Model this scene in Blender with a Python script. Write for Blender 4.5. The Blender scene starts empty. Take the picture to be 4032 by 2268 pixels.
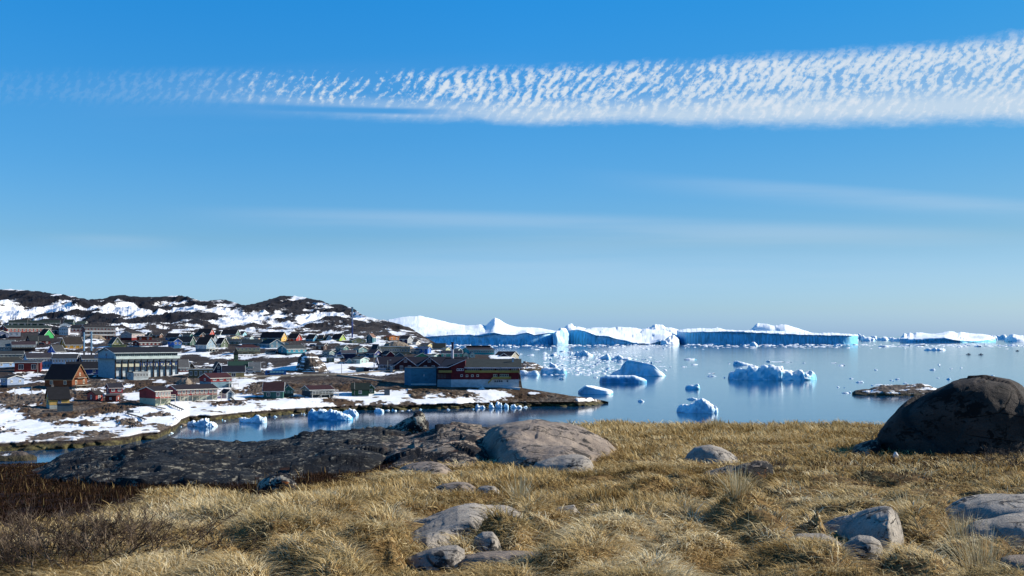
import bpy, math, random
import numpy as np
from mathutils import Matrix, Vector
random.seed(7); RNG = np.random.default_rng(11)
C = bpy.context.scene.collection
F = 4323.0; HC = 25.0; PX0 = 2016.0; HOR = 1322.0     # focal length, eye height over the sea, optical axis, horizon (metres / photo units)
def W(px, py, D):
    """world point seen in direction (px,py) of the survey photo at ground distance D"""
    px = np.asarray(px, float); py = np.asarray(py, float); D = np.asarray(D, float)
    return np.stack(np.broadcast_arrays((px-PX0)/F*D, D, HC-(py-HOR)/F*D), -1)
def sstep(a, b, x):
    t = np.clip((np.asarray(x, float)-a)/(b-a), 0, 1); return t*t*(3-2*t)
# ---------- noise
def _h(ix, iy, iz, s):
    n = (ix.astype(np.int64)*374761393 + iy.astype(np.int64)*668265263 + iz.astype(np.int64)*2147483647 + s*974634777) & 0xffffffff
    n = ((n ^ (n >> 13))*1274126177) & 0xffffffff
    n = ((n ^ (n >> 16))*2246822519) & 0xffffffff
    return ((n ^ (n >> 15)) & 0xffffff)/float(0xffffff)
def vnoise(x, y, z=None, s=0):
    x = np.asarray(x, float); y = np.asarray(y, float)
    z = np.zeros_like(x) if z is None else np.asarray(z, float)
    ix, iy, iz = np.floor(x), np.floor(y), np.floor(z)
    fx, fy, fz = x-ix, y-iy, z-iz
    u, v, w = [t*t*t*(t*(t*6-15)+10) for t in (fx, fy, fz)]
    r = 0
    for dx in (0, 1):
        for dy in (0, 1):
            for dz in (0, 1):
                r = r + _h(ix+dx, iy+dy, iz+dz, s)*(u if dx else 1-u)*(v if dy else 1-v)*(w if dz else 1-w)
    return r*2-1
def fbm(x, y, z=None, o=4, s=0, g=0.5, ridge=False):
    a, t, n, f = 1.0, 0, 0, 1.0
    for i in range(o):
        v = vnoise(x*f+17.3*i, y*f-9.1*i, None if z is None else z*f+3.7*i, s+i)
        if ridge: v = 1-2*np.abs(v)
        t = t+a*v; n += a; a *= g; f *= 2.03
    return t/n
def cells(x, y, s=0):
    """distance to nearest and second nearest jittered point"""
    x = np.asarray(x, float); y = np.asarray(y, float); ix, iy = np.floor(x), np.floor(y); z = np.zeros_like(ix)
    d1 = np.full(x.shape, 9.0); d2 = np.full(x.shape, 9.0)
    for dx in (-1, 0, 1):
        for dy in (-1, 0, 1):
            cx = ix+dx+_h(ix+dx, iy+dy, z, s); cy = iy+dy+_h(ix+dx, iy+dy, z, s+5)
            d = np.hypot(x-cx, y-cy)
            d2 = np.minimum(d2, np.maximum(d, d1)); d1 = np.minimum(d1, d)
    return d1, d2
def planes(x, y, s=0):
    """randomly tilted flat facets, one per jittered cell"""
    ix, iy = np.floor(x), np.floor(y); z = np.zeros_like(ix); best = np.full(x.shape, 9.0); out = np.zeros_like(x)
    for dx in (-1, 0, 1):
        for dy in (-1, 0, 1):
            a, b = ix+dx, iy+dy; cx = a+_h(a, b, z, s); cy = b+_h(a, b, z, s+5); d = np.hypot(x-cx, y-cy)
            h = (_h(a, b, z, s+6)-.5)*.9+(_h(a, b, z, s+7)-.5)*2.2*(x-cx)+(_h(a, b, z, s+8)-.5)*2.2*(y-cy); k = d < best
            out = np.where(k, h, out); best = np.where(k, d, best)
    return out
def pl(pts, x):
    q = [pts[0]]
    for t in pts[1:]:
        if t[0] > q[-1][0]: q.append(t)
    p = np.array(q, float); return np.interp(x, p[:, 0], p[:, 1])
# ---------- objects
def tag(o, label=None, cat=None, group=None, kind=None):
    if label: o['label'] = label
    if cat: o['category'] = cat
    if group: o['group'] = group
    if kind: o['kind'] = kind
    return o
def link(o, parent=None):
    C.objects.link(o)
    if parent is not None: o.parent = parent
    return o
def empty(name, loc, rz=0.0):
    o = bpy.data.objects.new(name, None); o.empty_display_size = 0.5
    o.location = loc; o.rotation_euler = (0, 0, rz); return link(o)
def mesh_np(name, co, quads, mats, parent=None, smooth=True, attrs=None, origin=None, uvfree=True, tris=None):
    co = np.asarray(co, np.float32)
    if origin is not None: co = co-np.asarray(origin, np.float32)
    me = bpy.data.meshes.new(name)
    me.vertices.add(len(co)); me.vertices.foreach_set('co', co.ravel())
    q = np.asarray(quads, np.int32); k = q.shape[1]
    me.loops.add(q.size); me.loops.foreach_set('vertex_index', q.ravel())
    me.polygons.add(len(q)); me.polygons.foreach_set('loop_start', np.arange(0, q.size, k, dtype=np.int32))
    me.polygons.foreach_set('loop_total', np.full(len(q), k, np.int32))
    if smooth: me.polygons.foreach_set('use_smooth', np.ones(len(q), bool))
    me.update(calc_edges=True)
    for an, av in (attrs or {}).items():
        av = np.asarray(av, np.float32)
        if av.ndim == 1: at = me.attributes.new(an, 'FLOAT', 'POINT'); at.data.foreach_set('value', av)
        else: at = me.attributes.new(an, 'FLOAT_VECTOR', 'POINT'); at.data.foreach_set('vector', av.ravel())
    for m in (mats if isinstance(mats, (list, tuple)) else [mats]): me.materials.append(m)
    o = bpy.data.objects.new(name, me)
    if origin is not None: o.location = origin
    return link(o, parent)
def grid_faces(nr, nc):
    i = np.arange(nr-1)[:, None]*nc+np.arange(nc-1)[None]
    return np.stack([i, i+1, i+nc+1, i+nc], -1).reshape(-1, 4)
class MB:
    def __init__(s): s.v = []; s.f = []; s.m = []
    def quad(s, *p, m=0):
        n = len(s.v); s.v += [tuple(q) for q in p]; s.f.append(tuple(range(n, n+len(p)))); s.m.append(m); return s
    def box(s, x0, x1, y0, y1, z0, z1, m=0):
        n = len(s.v)
        s.v += [(x0,y0,z0),(x1,y0,z0),(x1,y1,z0),(x0,y1,z0),(x0,y0,z1),(x1,y0,z1),(x1,y1,z1),(x0,y1,z1)]
        for f in ((0,3,2,1),(4,5,6,7),(0,1,5,4),(1,2,6,5),(2,3,7,6),(3,0,4,7)): s.f.append(tuple(n+i for i in f)); s.m.append(m)
        return s
    def prism(s, poly, a0, a1, axis='x', m=0):
        """extrude a closed 2D polygon (list of 2-tuples) along an axis"""
        n = len(s.v); k = len(poly)
        for a in (a0, a1):
            for p, q in poly: s.v.append((a, p, q) if axis == 'x' else (p, a, q) if axis == 'y' else (p, q, a))
        s.f.append(tuple(range(n+k-1, n-1, -1))); s.f.append(tuple(range(n+k, n+2*k))); s.m += [m, m]
        for i in range(k):
            j = (i+1) % k; s.f.append((n+i, n+j, n+k+j, n+k+i)); s.m.append(m)
        return s
    def bar(s, a, b, r, m=0, n=4, r2=None):
        a = Vector(a); b = Vector(b); d = (b-a).normalized(); u = d.cross(Vector((0,0,1)) if abs(d.z) < .9 else Vector((1,0,0))).normalized(); w = d.cross(u)
        k = len(s.v); r2 = r if r2 is None else r2
        for c, rr in ((a, r), (b, r2)):
            for i in range(n):
                t = 2*math.pi*(i+.5)/n; s.v.append(tuple(c+(u*math.cos(t)+w*math.sin(t))*rr))
        for i in range(n):
            j = (i+1) % n; s.f.append((k+i, k+j, k+n+j, k+n+i)); s.m.append(m)
        s.f.append(tuple(range(k+n-1, k-1, -1))); s.f.append(tuple(range(k+n, k+2*n))); s.m += [m, m]
        return s
    def mesh(s, name, mats):
        me = bpy.data.meshes.new(name); me.from_pydata(s.v, [], s.f)
        for m in (mats if isinstance(mats, (list, tuple)) else [mats]): me.materials.append(m)
        me.polygons.foreach_set('material_index', s.m); me.update(); return me
    def build(s, name, mats, parent=None, loc=None):
        import bmesh
        me = s.mesh(name, mats); bm = bmesh.new(); bm.from_mesh(me); bmesh.ops.recalc_face_normals(bm, faces=bm.faces); bm.to_mesh(me); bm.free()
        o = bpy.data.objects.new(name, me)
        if loc is not None: o.location = loc
        return link(o, parent)
# ---------- materials
def srgb(h):
    h = h.lstrip('#'); c = [int(h[i:i+2], 16)/255 for i in (0, 2, 4)]
    return tuple(x/12.92 if x <= .04045 else ((x+.055)/1.055)**2.4 for x in c)+(1,)
class NT:
    def __init__(s, name):
        s.m = bpy.data.materials.new(name); s.m.use_nodes = True; s.t = s.m.node_tree; s.t.nodes.clear()
        s.out = s.n('ShaderNodeOutputMaterial')
    def n(s, ty, **k):
        nd = s.t.nodes.new(ty)
        for a, b in k.items(): setattr(nd, a, b)
        return nd
    def l(s, a, b): s.t.links.new(a, b)
    def set(s, sock, v):
        if hasattr(v, 'is_output') or isinstance(v, bpy.types.NodeSocket): s.l(v, sock)
        else: sock.default_value = v
    def math(s, op, a, b=0.0, c=None, clamp=False):
        nd = s.n('ShaderNodeMath', operation=op, use_clamp=clamp); s.set(nd.inputs[0], a); s.set(nd.inputs[1], b)
        if c is not None: s.set(nd.inputs[2], c)
        return nd.outputs[0]
    def pos(s): return s.n('ShaderNodeNewGeometry').outputs['Position']
    def scaled(s, v, sc, off=(0,0,0), rot=(0,0,0)):
        mp = s.n('ShaderNodeMapping'); s.l(v, mp.inputs[0]); mp.inputs['Scale'].default_value = sc; mp.inputs['Location'].default_value = off; mp.inputs['Rotation'].default_value = rot
        return mp.outputs[0]
    def noise(s, v, scale=1.0, detail=5, rough=.55, dist=0.0):
        nd = s.n('ShaderNodeTexNoise'); s.l(v, nd.inputs['Vector']); nd.inputs['Scale'].default_value = scale; nd.inputs['Detail'].default_value = detail
        nd.inputs['Roughness'].default_value = rough; nd.inputs['Distortion'].default_value = dist; return nd.outputs[0]
    def voro(s, v, scale=1.0, feature='F1'):
        nd = s.n('ShaderNodeTexVoronoi', feature=feature); s.l(v, nd.inputs['Vector']); nd.inputs['Scale'].default_value = scale; return nd.outputs['Distance']
    def ramp(s, f, stops, interp='LINEAR'):
        nd = s.n('ShaderNodeValToRGB'); s.set(nd.inputs[0], f); r = nd.color_ramp; r.interpolation = interp
        while len(r.elements) < len(stops): r.elements.new(.5)
        for e, (p, c) in zip(r.elements, stops): e.position = p; e.color = c if len(c) == 4 else tuple(c)+(1,)
        return nd.outputs[0]
    def mr(s, f, a, b, c=0.0, d=1.0, smooth=True):
        nd = s.n('ShaderNodeMapRange', interpolation_type='SMOOTHSTEP' if smooth else 'LINEAR'); s.set(nd.inputs[0], f)
        for i, v in enumerate((a, b, c, d)): s.set(nd.inputs[1+i], v)
        return nd.outputs[0]
    def mix(s, f, a, b, bt='MIX'):
        nd = s.n('ShaderNodeMix', data_type='RGBA', blend_type=bt); s.set(nd.inputs[0], f); s.set(nd.inputs[6], a); s.set(nd.inputs[7], b); return nd.outputs[2]
    def attr(s, name): return s.n('ShaderNodeAttribute', attribute_name=name)
    def bump(s, h, st=.5, dist=.1):
        nd = s.n('ShaderNodeBump'); s.set(nd.inputs['Strength'], st); nd.inputs['Distance'].default_value = dist; s.l(h, nd.inputs['Height']); return nd.outputs[0]
    def bsdf(s, col, rough=.8, normal=None, spec=.3, metal=0.0):
        b = s.n('ShaderNodeBsdfPrincipled'); s.set(b.inputs['Base Color'], col); s.set(b.inputs['Roughness'], rough); s.set(b.inputs['Specular IOR Level'], spec); b.inputs['Metallic'].default_value = metal
        if normal is not None: s.l(normal, b.inputs['Normal'])
        s.l(b.outputs[0], s.out.inputs[0]); return b
_mc = {}
def paint(hexcol, rough=.75, boards=True):
    """weathered painted timber / render, procedural"""
    k = (hexcol, rough, boards)
    if k in _mc: return _mc[k]
    t = NT('paint_'+hexcol.strip('#')); tc = t.n('ShaderNodeTexCoord').outputs['Object']
    base = tuple(c*.86 for c in srgb(hexcol)[:3])+(1,); n = t.noise(t.scaled(tc, (.6, .6, 1.2)), 1.0, 5, .6)
    dk = tuple(c*.7 for c in base[:3])+(1,); lt = tuple(min(1, c*1.15+.006) for c in base[:3])+(1,)
    col = t.ramp(n, [(.3, dk), (.55, base), (.8, lt)])
    nrm = None
    if boards:
        w = t.n('ShaderNodeTexWave', bands_direction='Z'); t.l(tc, w.inputs[0]); w.inputs['Scale'].default_value = 1.6; nrm = t.bump(w.outputs['Fac'], .25, .02)
    t.bsdf(col, rough, nrm); _mc[k] = t.m; return t.m
def roofmat(hexcol):
    k = ('roof', hexcol)
    if k in _mc: return _mc[k]
    t = NT('roofing_'+hexcol.strip('#')); tc = t.n('ShaderNodeTexCoord').outputs['Object']; base = tuple(c*.55 for c in srgb(hexcol)[:3])+(1,)
    n = t.noise(t.scaled(tc, (.5, 1.5, 1.5)), 1.2, 6, .65)
    col = t.ramp(n, [(.3, tuple(c*.65 for c in base[:3])), (.5, base), (.75, tuple(c*1.5+.004 for c in base[:3]))])
    t.bsdf(col, .85, t.bump(t.noise(tc, 5, 3), .3, .03)); _mc[k] = t.m; return t.m
def glassmat():
    if 'g' in _mc: return _mc['g']
    t = NT('window_glass'); t.bsdf((.02, .03, .05, 1), .08, None, .6); _mc['g'] = t.m; return t.m
# ---------- camera, light, sky
sc = bpy.context.scene
cam = bpy.data.cameras.new('camera'); co = bpy.data.objects.new('camera', cam); C.objects.link(co); sc.camera = co
co.location = (0, 0, HC); co.rotation_euler = (math.pi/2, 0, 0)
cam.sensor_width = 36; cam.lens = F/4032*36; cam.shift_y = 188/4032; cam.clip_start = .1; cam.clip_end = 200000
SUN_AZ, SUN_EL = math.radians(76), math.radians(27)      # clockwise from the view direction
sd = bpy.data.lights.new('sun', 'SUN'); so = bpy.data.objects.new('sun', sd); C.objects.link(so)
sd.energy = 5.0; sd.angle = math.radians(.53); sd.color = (1, .93, .82)
sv = Vector((math.sin(SUN_AZ)*math.cos(SUN_EL), math.cos(SUN_AZ)*math.cos(SUN_EL), math.sin(SUN_EL)))
so.rotation_euler = sv.to_track_quat('Z', 'Y').to_euler()
wd = bpy.data.worlds.new('World'); sc.world = wd; wd.use_nodes = True
def build_sky():
    nt = NT.__new__(NT); nt.t = wd.node_tree; nt.t.nodes.clear(); t = nt
    out = t.n('ShaderNodeOutputWorld'); bg = t.n('ShaderNodeBackground'); t.l(bg.outputs[0], out.inputs[0])
    sky = t.n('ShaderNodeTexSky', sky_type='NISHITA'); sky.sun_disc = False; sky.sun_elevation = SUN_EL; sky.sun_rotation = SUN_AZ
    sky.altitude = 0; sky.air_density = 1.0; sky.dust_density = .6; sky.ozone_density = 3.5
    hs = t.n('ShaderNodeHueSaturation'); t.l(sky.outputs[0], hs.inputs['Color']); hs.inputs['Saturation'].default_value = SKY_SAT
    d = t.n('ShaderNodeTexCoord').outputs['Generated']; sp = t.n('ShaderNodeSeparateXYZ'); t.l(d, sp.inputs[0]); x, y, z = sp.outputs
    ys = t.math('MAXIMUM', y, .02); s = t.math('DIVIDE', x, ys); e = t.math('DIVIDE', z, ys)
    tint = t.ramp(t.math('MULTIPLY', z, 2.5), [(0, SKT[0]), (.06, SKT[1]), (.21, SKT[2]), (.46, SKT[3]), (.73, SKT[4])])
    skyc = t.mix(1.0, hs.outputs[0], tint, 'MULTIPLY')
    skyc = t.mix(1.0, skyc, t.ramp(t.mr(x, -.45, .45, 0, 1, False), [(0, (1.08,)*3), (.5, (1, 1, 1)), (1, (.84, .78, .74))]), 'MULTIPLY')
    s2 = t.math('MULTIPLY', s, s)
    eU = t.math('ADD', t.math('MULTIPLY_ADD', s, .0286, .2425), t.math('MULTIPLY', s2, .07))
    eL = t.math('ADD', t.math('MULTIPLY_ADD', s, -.02, .1925), t.math('MULTIPLY', s2, .045))
    v = t.math('DIVIDE', t.math('SUBTRACT', e, eL), t.math('SUBTRACT', eU, eL))           # 0 bottom .. 1 top of the band
    cb = t.n('ShaderNodeCombineXYZ'); t.l(s, cb.inputs[0]); t.l(e, cb.inputs[1]); P = cb.outputs[0]
    edge = t.noise(t.scaled(P, (14, 40, 1)), 1, 6, .72)
    ve = t.math('ADD', v, t.math('MULTIPLY', t.math('SUBTRACT', edge, .5), .35))
    band = t.math('MULTIPLY', t.mr(ve, -.05, .2), t.mr(ve, 1.12, .88))
    # rippled cloudlets: streaks leaning up to the right, broken into tufts
    warp = t.noise(t.scaled(P, (9, 26, 1)), 1, 3, .5); c = t.math('SUBTRACT', t.math('MULTIPLY', s, .86), t.math('MULTIPLY', e, .52))
    sn = t.math('SINE', t.math('ADD', t.math('MULTIPLY', c, 6.2832*104), t.math('MULTIPLY', warp, 30)))
    r_ = t.scaled(P, (1, 1, 1), rot=(0, 0, math.radians(-50))); nf = t.noise(t.scaled(r_, (100, 210, 1)), 1, 4, .65, .4); ng = t.noise(t.scaled(P, (240, 330, 1)), 1, 3, .6); nb = t.noise(t.scaled(P, (11, 30, 1)), 1, 5, .7)
    rr = t.math('ADD', t.math('MULTIPLY_ADD', sn, .085, .5), t.math('ADD', t.math('MULTIPLY', t.math('SUBTRACT', nf, .5), .95), t.math('MULTIPLY', t.math('SUBTRACT', ng, .5), .45)))
    rr = t.math('ADD', rr, t.math('MULTIPLY', t.math('SUBTRACT', nb, .5), .8)); rr = t.math('SUBTRACT', rr, t.mr(s, -.36, .12, .17, -.03))
    upper = t.mr(rr, .38, .66)
    low = t.mr(v, .58, .16)                                                     # smooth veil low in the band
    body = t.math('ADD', t.math('MULTIPLY', upper, t.math('SUBTRACT', 1, t.math('MULTIPLY', low, .85))), t.math('MULTIPLY', low, .8))
    body = t.math('ADD', body, t.mr(s, -.1, .45, 0, .34))
    body = t.math('MINIMUM', body, 1.0)
    fadeU = t.mr(s, -.33, -.16); fadeL = t.mr(s, -.28, .03)
    lf = t.mr(v, .25, .45)
    fade = t.math('ADD', t.math('MULTIPLY', fadeU, lf), t.math('MULTIPLY', fadeL, t.math('SUBTRACT', 1, lf)))
    # gap of clear blue between the rippled deck and the low veil on the left
    gap = t.math('MULTIPLY', t.mr(t.math('ABSOLUTE', t.math('SUBTRACT', v, .21)), .10, .02), t.math('MULTIPLY', t.mr(s, -.28, -.2), t.mr(s, -.02, -.11)))
    fade = t.math('MULTIPLY', fade, t.math('SUBTRACT', 1, gap))
    wisps = t.math('MULTIPLY', t.math('MULTIPLY', t.mr(e, .205, .222), t.mr(e, .248, .232)), t.math('MULTIPLY', t.mr(s, -.15, -.3), t.mr(rr, .25, .50, .04, .2)))
    # long thin cirrus veils lower in the sky
    def streak(s0, e0, sl, w, a, s1, s3):
        ee = t.math('SUBTRACT', e, t.math('MULTIPLY_ADD', t.math('SUBTRACT', s, s0), sl, e0))
        k = t.math('MULTIPLY', t.mr(ee, w, 0), t.mr(ee, -w*1.8, 0)); k = t.math('MULTIPLY', k, t.math('MULTIPLY', t.mr(s, s1, (s1+s3)/2), t.mr(s, s3, (s1+s3)/2)))
        return t.math('MULTIPLY', k, a)
    veil = streak(-.1, .108, -.02, .010, .22, -.36, .20)
    for a in ((.3, .13, -.07, .010, .28, .02, .70), (-.37, .087, -.03, .008, .26, -.46, -.28), (.2, .098, -.035, .012, .2, -.12, .60), (.1, .06, .0, .022, .2, -.6, .7), (.0, .085, .02, .014, .14, -.3, .5), (-.3, .22, .05, .03, .07, -.6, .1)):
        veil = t.math('ADD', veil, streak(*a))
    veil = t.math('MULTIPLY', veil, t.mr(t.noise(t.scaled(P, (3, 60, 1)), 1, 3), .3, .6, .5, 1))
    a = t.math('ADD', t.math('MULTIPLY', t.math('MULTIPLY', band, body), t.math('MULTIPLY', fade, .86)), t.math('ADD', wisps, veil))
    a = t.math('MULTIPLY', a, t.mr(s, -.46, -.2, .35, 1)); a = t.math('MULTIPLY', t.math('MINIMUM', a, .93), t.mr(y, .02, .2))
    cloudc = t.mix(t.math('MULTIPLY', t.mr(rr, .5, .8), t.mr(e, .15, .19)), CLOUD_A, CLOUD_B)
    t.l(t.mix(a, skyc, cloudc), bg.inputs[0]); bg.inputs[1].default_value = SKY_STR
SKY_STR = .10; SKY_SAT = 1.25; CLOUD_A = (3.9, 4.7, 5.5, 1); CLOUD_B = (5.2, 5.5, 5.8, 1)
SKT = [(.50,.88,1.95), (.56,.83,1.40), (.49,.70,.92), (.36,.78,.98), (.21,.88,1.12)]
build_sky()
sc.view_settings.view_transform = 'Standard'; sc.view_settings.look = 'None'; sc.view_settings.exposure = 0.62; sc.view_settings.gamma = 1
sc.render.engine = 'CYCLES'
# ================= LAND OF THE TOWN =================
SHORE = [(-2200,1800),(-500,1780),(0,1772),(140,1768),(235,1765),(300,1762),(420,1757),(505,1746),(560,1732),(625,1728),(650,1714),(695,1694),(712,1674),(745,1660),(830,1658),(915,1648),(1052,1638),(1162,1629),(1300,1622),(1420,1615),(1620,1611),(1800,1609),(1869,1605),(2043,1601),(2276,1600),(2340,1594),(2395,1583)]
SKYL = [(-2200,1150),(-1500,1120),(-1000,1150),(-500,1148),(0,1140),(33,1138),(160,1148),(230,1158),(290,1168),(345,1180),(400,1178),(440,1168),(470,1164),(540,1170),(600,1172),(680,1168),(735,1169),(790,1188),(845,1182),(890,1182),(965,1203),(1010,1192),(1060,1178),(1108,1165),(1180,1168),(1250,1180),(1300,1196),(1335,1194),(1390,1215),(1450,1250),(1490,1262),(1520,1263),(1570,1275),(1625,1298),(1680,1333),(1730,1359),(1760,1378),(1820,1390),(1900,1398),(1960,1400),(2040,1412),(2056,1527),(2100,1535),(2180,1548),(2250,1560),(2330,1569),(2380,1578),(2395,1582)]
DT = [(1100,1420),(1130,1350),(1180,1230),(1220,1100),(1260,960),(1300,820),(1340,690),(1400,560),(1460,470),(1520,405)]
def Dland(px, py):
    px = np.asarray(px, float); py = np.asarray(py, float)
    yb = pl(SHORE, px); Ds = HC*F/(yb-HOR); wall = np.minimum(1.6*F/Ds, (yb-pl(SKYL, px))*.5); yw = yb-wall
    t = np.clip((yw-py)/(yw-1520.0+1e-6), 0, 1)
    lo = Ds+(405-Ds)*t**1.1
    hi = pl(DT, py)
    return np.where(py > 1520, np.where(py > yw, Ds, np.minimum(lo, 405)), hi)
SNOWBIAS = []      # (px,py,rx,ry,amount)
for b in [(150,1175,260,30,-.5),(60,1215,60,30,.5),(130,1235,120,16,.5),(400,1195,180,14,.3),(350,1215,200,20,.45),(560,1232,200,18,.75),(760,1240,200,14,.6),(900,1262,260,12,.6),(700,1195,110,14,-.5),(880,1205,80,10,-.25),(640,1262,320,8,-.5),(330,1240,120,22,-.55),(520,1270,200,10,-.35),(1120,1198,140,34,-2.0),(1190,1238,60,20,-.8),(1270,1235,70,34,.9),(1360,1210,60,18,-1.4),(1100,1255,240,12,.5),(1010,1222,100,8,.4),(1440,1262,80,20,.6),(1480,1300,150,14,-.9),(1400,1285,80,14,-.3),(1590,1320,90,14,.2),(1530,1270,60,9,-1.2),(1600,1293,50,11,-1.2),(1660,1325,44,11,-1.1),(1710,1350,30,9,-1),(1680,1350,60,14,.6),(1250,1290,120,14,.3),(1300,1325,120,10,-.2),
          (470,1300,40,14,.5),(240,1335,50,10,.7),(400,1350,100,10,.6),(660,1355,60,14,.7),(640,1375,90,12,.7),(760,1395,160,12,.6),(800,1420,60,14,.2),(900,1430,70,10,-.5),(1000,1420,90,16,.4),(1060,1405,50,12,.4),(1100,1430,110,14,.25),(1180,1445,60,12,.3),(1230,1385,40,20,.55),(1215,1425,40,22,-.5),(1280,1445,70,14,.5),(1430,1375,120,10,-.3),(1460,1430,40,14,.5),(1350,1345,50,12,.3),(1540,1345,70,12,-.4),
          (150,1475,90,22,.4),(60,1470,60,8,-.3),(380,1500,60,14,.4),(600,1515,90,14,.0),(720,1505,50,20,-.9),(560,1500,40,10,-.3),(640,1500,50,14,.6),(1010,1500,60,16,-.3),(880,1530,40,10,-.5),(950,1545,120,14,-.2),(1100,1525,60,14,-.2),(1060,1560,120,20,.4),(1250,1530,60,14,.6),(1450,1510,260,26,-1.2),(1250,1490,200,10,-1),(1650,1525,200,14,-1.1),(1900,1530,160,10,-.7),(1350,1575,60,20,-.5),(1520,1560,50,14,.2),(1560,1580,110,20,-.5),(1700,1585,160,10,.9),(1780,1560,50,14,.6),(1850,1575,70,16,.9),(2010,1572,60,16,-.4),(1935,1562,34,24,1.0),(2115,1552,44,6,.9),(2160,1585,60,6,.6),(2190,1560,50,7,.6),(2280,1576,70,8,1.0),(2200,1580,60,8,-.3),
          (120,1640,130,20,.3),(60,1600,60,14,-.3),(170,1600,110,12,-.5),(250,1625,60,14,-.8),(350,1625,110,16,-.5),(430,1645,60,14,-.5),(60,1700,140,30,.9),(300,1700,160,26,.9),(480,1690,110,20,.5),(520,1665,60,14,-.6),(600,1640,90,20,.8),(760,1600,160,24,1.0),(900,1620,220,18,.9),(1150,1600,200,16,1.1),(1350,1600,150,10,.8),(640,1660,60,14,.8),(420,1590,100,10,.4),(280,1570,60,10,.2),(470,1560,120,12,.5)]: SNOWBIAS.append(b)
HOUSES_XY = []     # filled by the house table: (x, y, radius)
ROADS = []         # polylines of (x,y,halfwidth)
def snowmask(px, py, x, y, D):
    far = sstep(1300, 1240, py)
    n = fbm((x+y*.2)/34, (y-x*.5)/85, o=5, s=31, g=.62)*far + fbm((x+y*.25)/11, (y-x*.3)/19, o=5, s=41, g=.6)*(1-far)
    b = np.zeros_like(px)
    for bx, by, rx, ry, am in SNOWBIAS: b += am*np.exp(-((px-bx)/rx)**2-((py-by)/ry)**2)
    base = pl([(1100,-.2),(1180,-.12),(1240,.12),(1290,-.05),(1330,-.24),(1400,-.26),(1450,-.18),(1500,-.17),(1560,-.1),(1640,.0),(1800,.08)], py)
    return n*1.9+b*.62+base
def build_town_land():
    cols = np.concatenate([np.arange(-2200, -420, 30), np.arange(-420, -20, 12), np.arange(-20, 2050, 2.6), np.arange(2050, 2396, 2.2)])
    NR = 330
    t = np.linspace(0, 1, NR)
    yb = pl(SHORE, cols); yt = pl(SKYL, cols)
    yt = yt+2.0*fbm(cols/14, cols*0, o=3, s=5)*(cols < 1750)
    py = yb[None]+(yt-yb)[None]*(t**.93)[:, None]; px = np.broadcast_to(cols[None], py.shape)
    D = Dland(px, py); P = W(px, py, D); x, y, z = P[..., 0], P[..., 1], P[..., 2]
    wall = np.minimum(1.6*F/Dland(cols, yb), (yb-yt)*.5); inwall = py > (yb-wall)[None]
    mask = np.ones_like(x)
    for hx, hy, r in HOUSES_XY:
        near = (np.abs(x-hx) < r+16) & (np.abs(y-hy) < r+16)
        mask[near] = np.minimum(mask[near], sstep(r*.85, r+9, np.hypot(x[near]-hx, y[near]-hy)))
    amp = pl([(1120,3),(1170,8.0),(1240,7.5),(1290,4.5),(1330,2.0),(1400,1.3),(1500,1.1),(1600,.9),(1820,.7)], py)
    sky_att = sstep(0, 26, py-yt[None])*.85+.15
    n = fbm(x/48, y/75, o=5, s=3, ridge=False)*1.3+.55*fbm(x/17, y/26, o=4, s=13, ridge=True)
    sm = snowmask(px, py, x, y, D)
    farw = sstep(1330, 1290, py); hum = fbm(x/26, y/42, o=4, s=53)+.35*fbm(x/48, y/75, o=5, s=3)
    sm = sm-farw*(.95*hum+.10)-(1-farw)*.35*hum
    n = n*.75+hum*.55
    sn = sstep(-.08, .16, sm)
    near = sstep(1470, 1540, py)
    rough = fbm(x/6.5, y/5, o=4, s=23, ridge=True)*(1-sn)*.55*(.4+.6*near)
    c1, c2 = cells(x/4.2, y/3.4, 7)
    rough = rough+(1-sn)*near*np.clip(c2-c1, 0, .35)*1.6
    z = z+(n*amp+rough)*mask*sky_att*np.where(inwall, 0, sstep(0, 30, (yb-wall)[None]-py))
    # banks of snow lie on the rock with a small edge
    z = z+sn*.28*np.where(inwall, 0, 1)
    # the tidal rock wall: jagged blocks below, a shelf of snow above that overhangs it
    k = np.clip((yb[None]-py)/wall[None], 0, 1)
    blocks, b2 = cells(x/3.2, z/1.6+x*.02, 3); blocks = (b2-blocks)
    y = y+np.where(inwall, (k*1.5-1.2)+fbm(x/3.0, z/1.2, o=3, s=77)*1.6+fbm(x/14, z/4, o=2, s=78)*3.0-np.clip(blocks, 0, .5)*2.2, 0)
    shoreband = np.where(inwall, 1.0, 0)
    # behind the skyline the ground falls away
    xb, yb_, zb = [], [], []
    for dd, dz in ((6, -.5), (20, -3.5), (60, -14), (160, -30), (400, -60)):
        s = 1+dd/D[-1]; xb.append(x[-1]*s); yb_.append(y[-1]*s); zb.append(np.where(cols > 2050, z[-1]+dz*1.2, z[-1]+dz))
    first = np.stack([x[0], y[0], np.full_like(x[0], -2.5)], -1)[None]
    G = np.concatenate([first, np.stack([x, y, z], -1), np.stack([np.array(xb), np.array(yb_), np.array(zb)], -1)], 0)
    def ext(a, v0=None): return np.concatenate([a[:1] if v0 is None else np.full_like(a[:1], v0), a]+[a[-1:]]*5, 0)
    nr, nc = G.shape[:2]
    o = mesh_np('terrain', G.reshape(-1, 3), grid_faces(nr, nc), M_LAND, smooth=True, attrs={'snow': ext(sm).ravel(), 'shore': ext(shoreband, 1).ravel(), 'nearby': ext(near).ravel(), 'far': ext(sstep(1310, 1260, py)).ravel()})
    tag(o, kind='structure')
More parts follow.
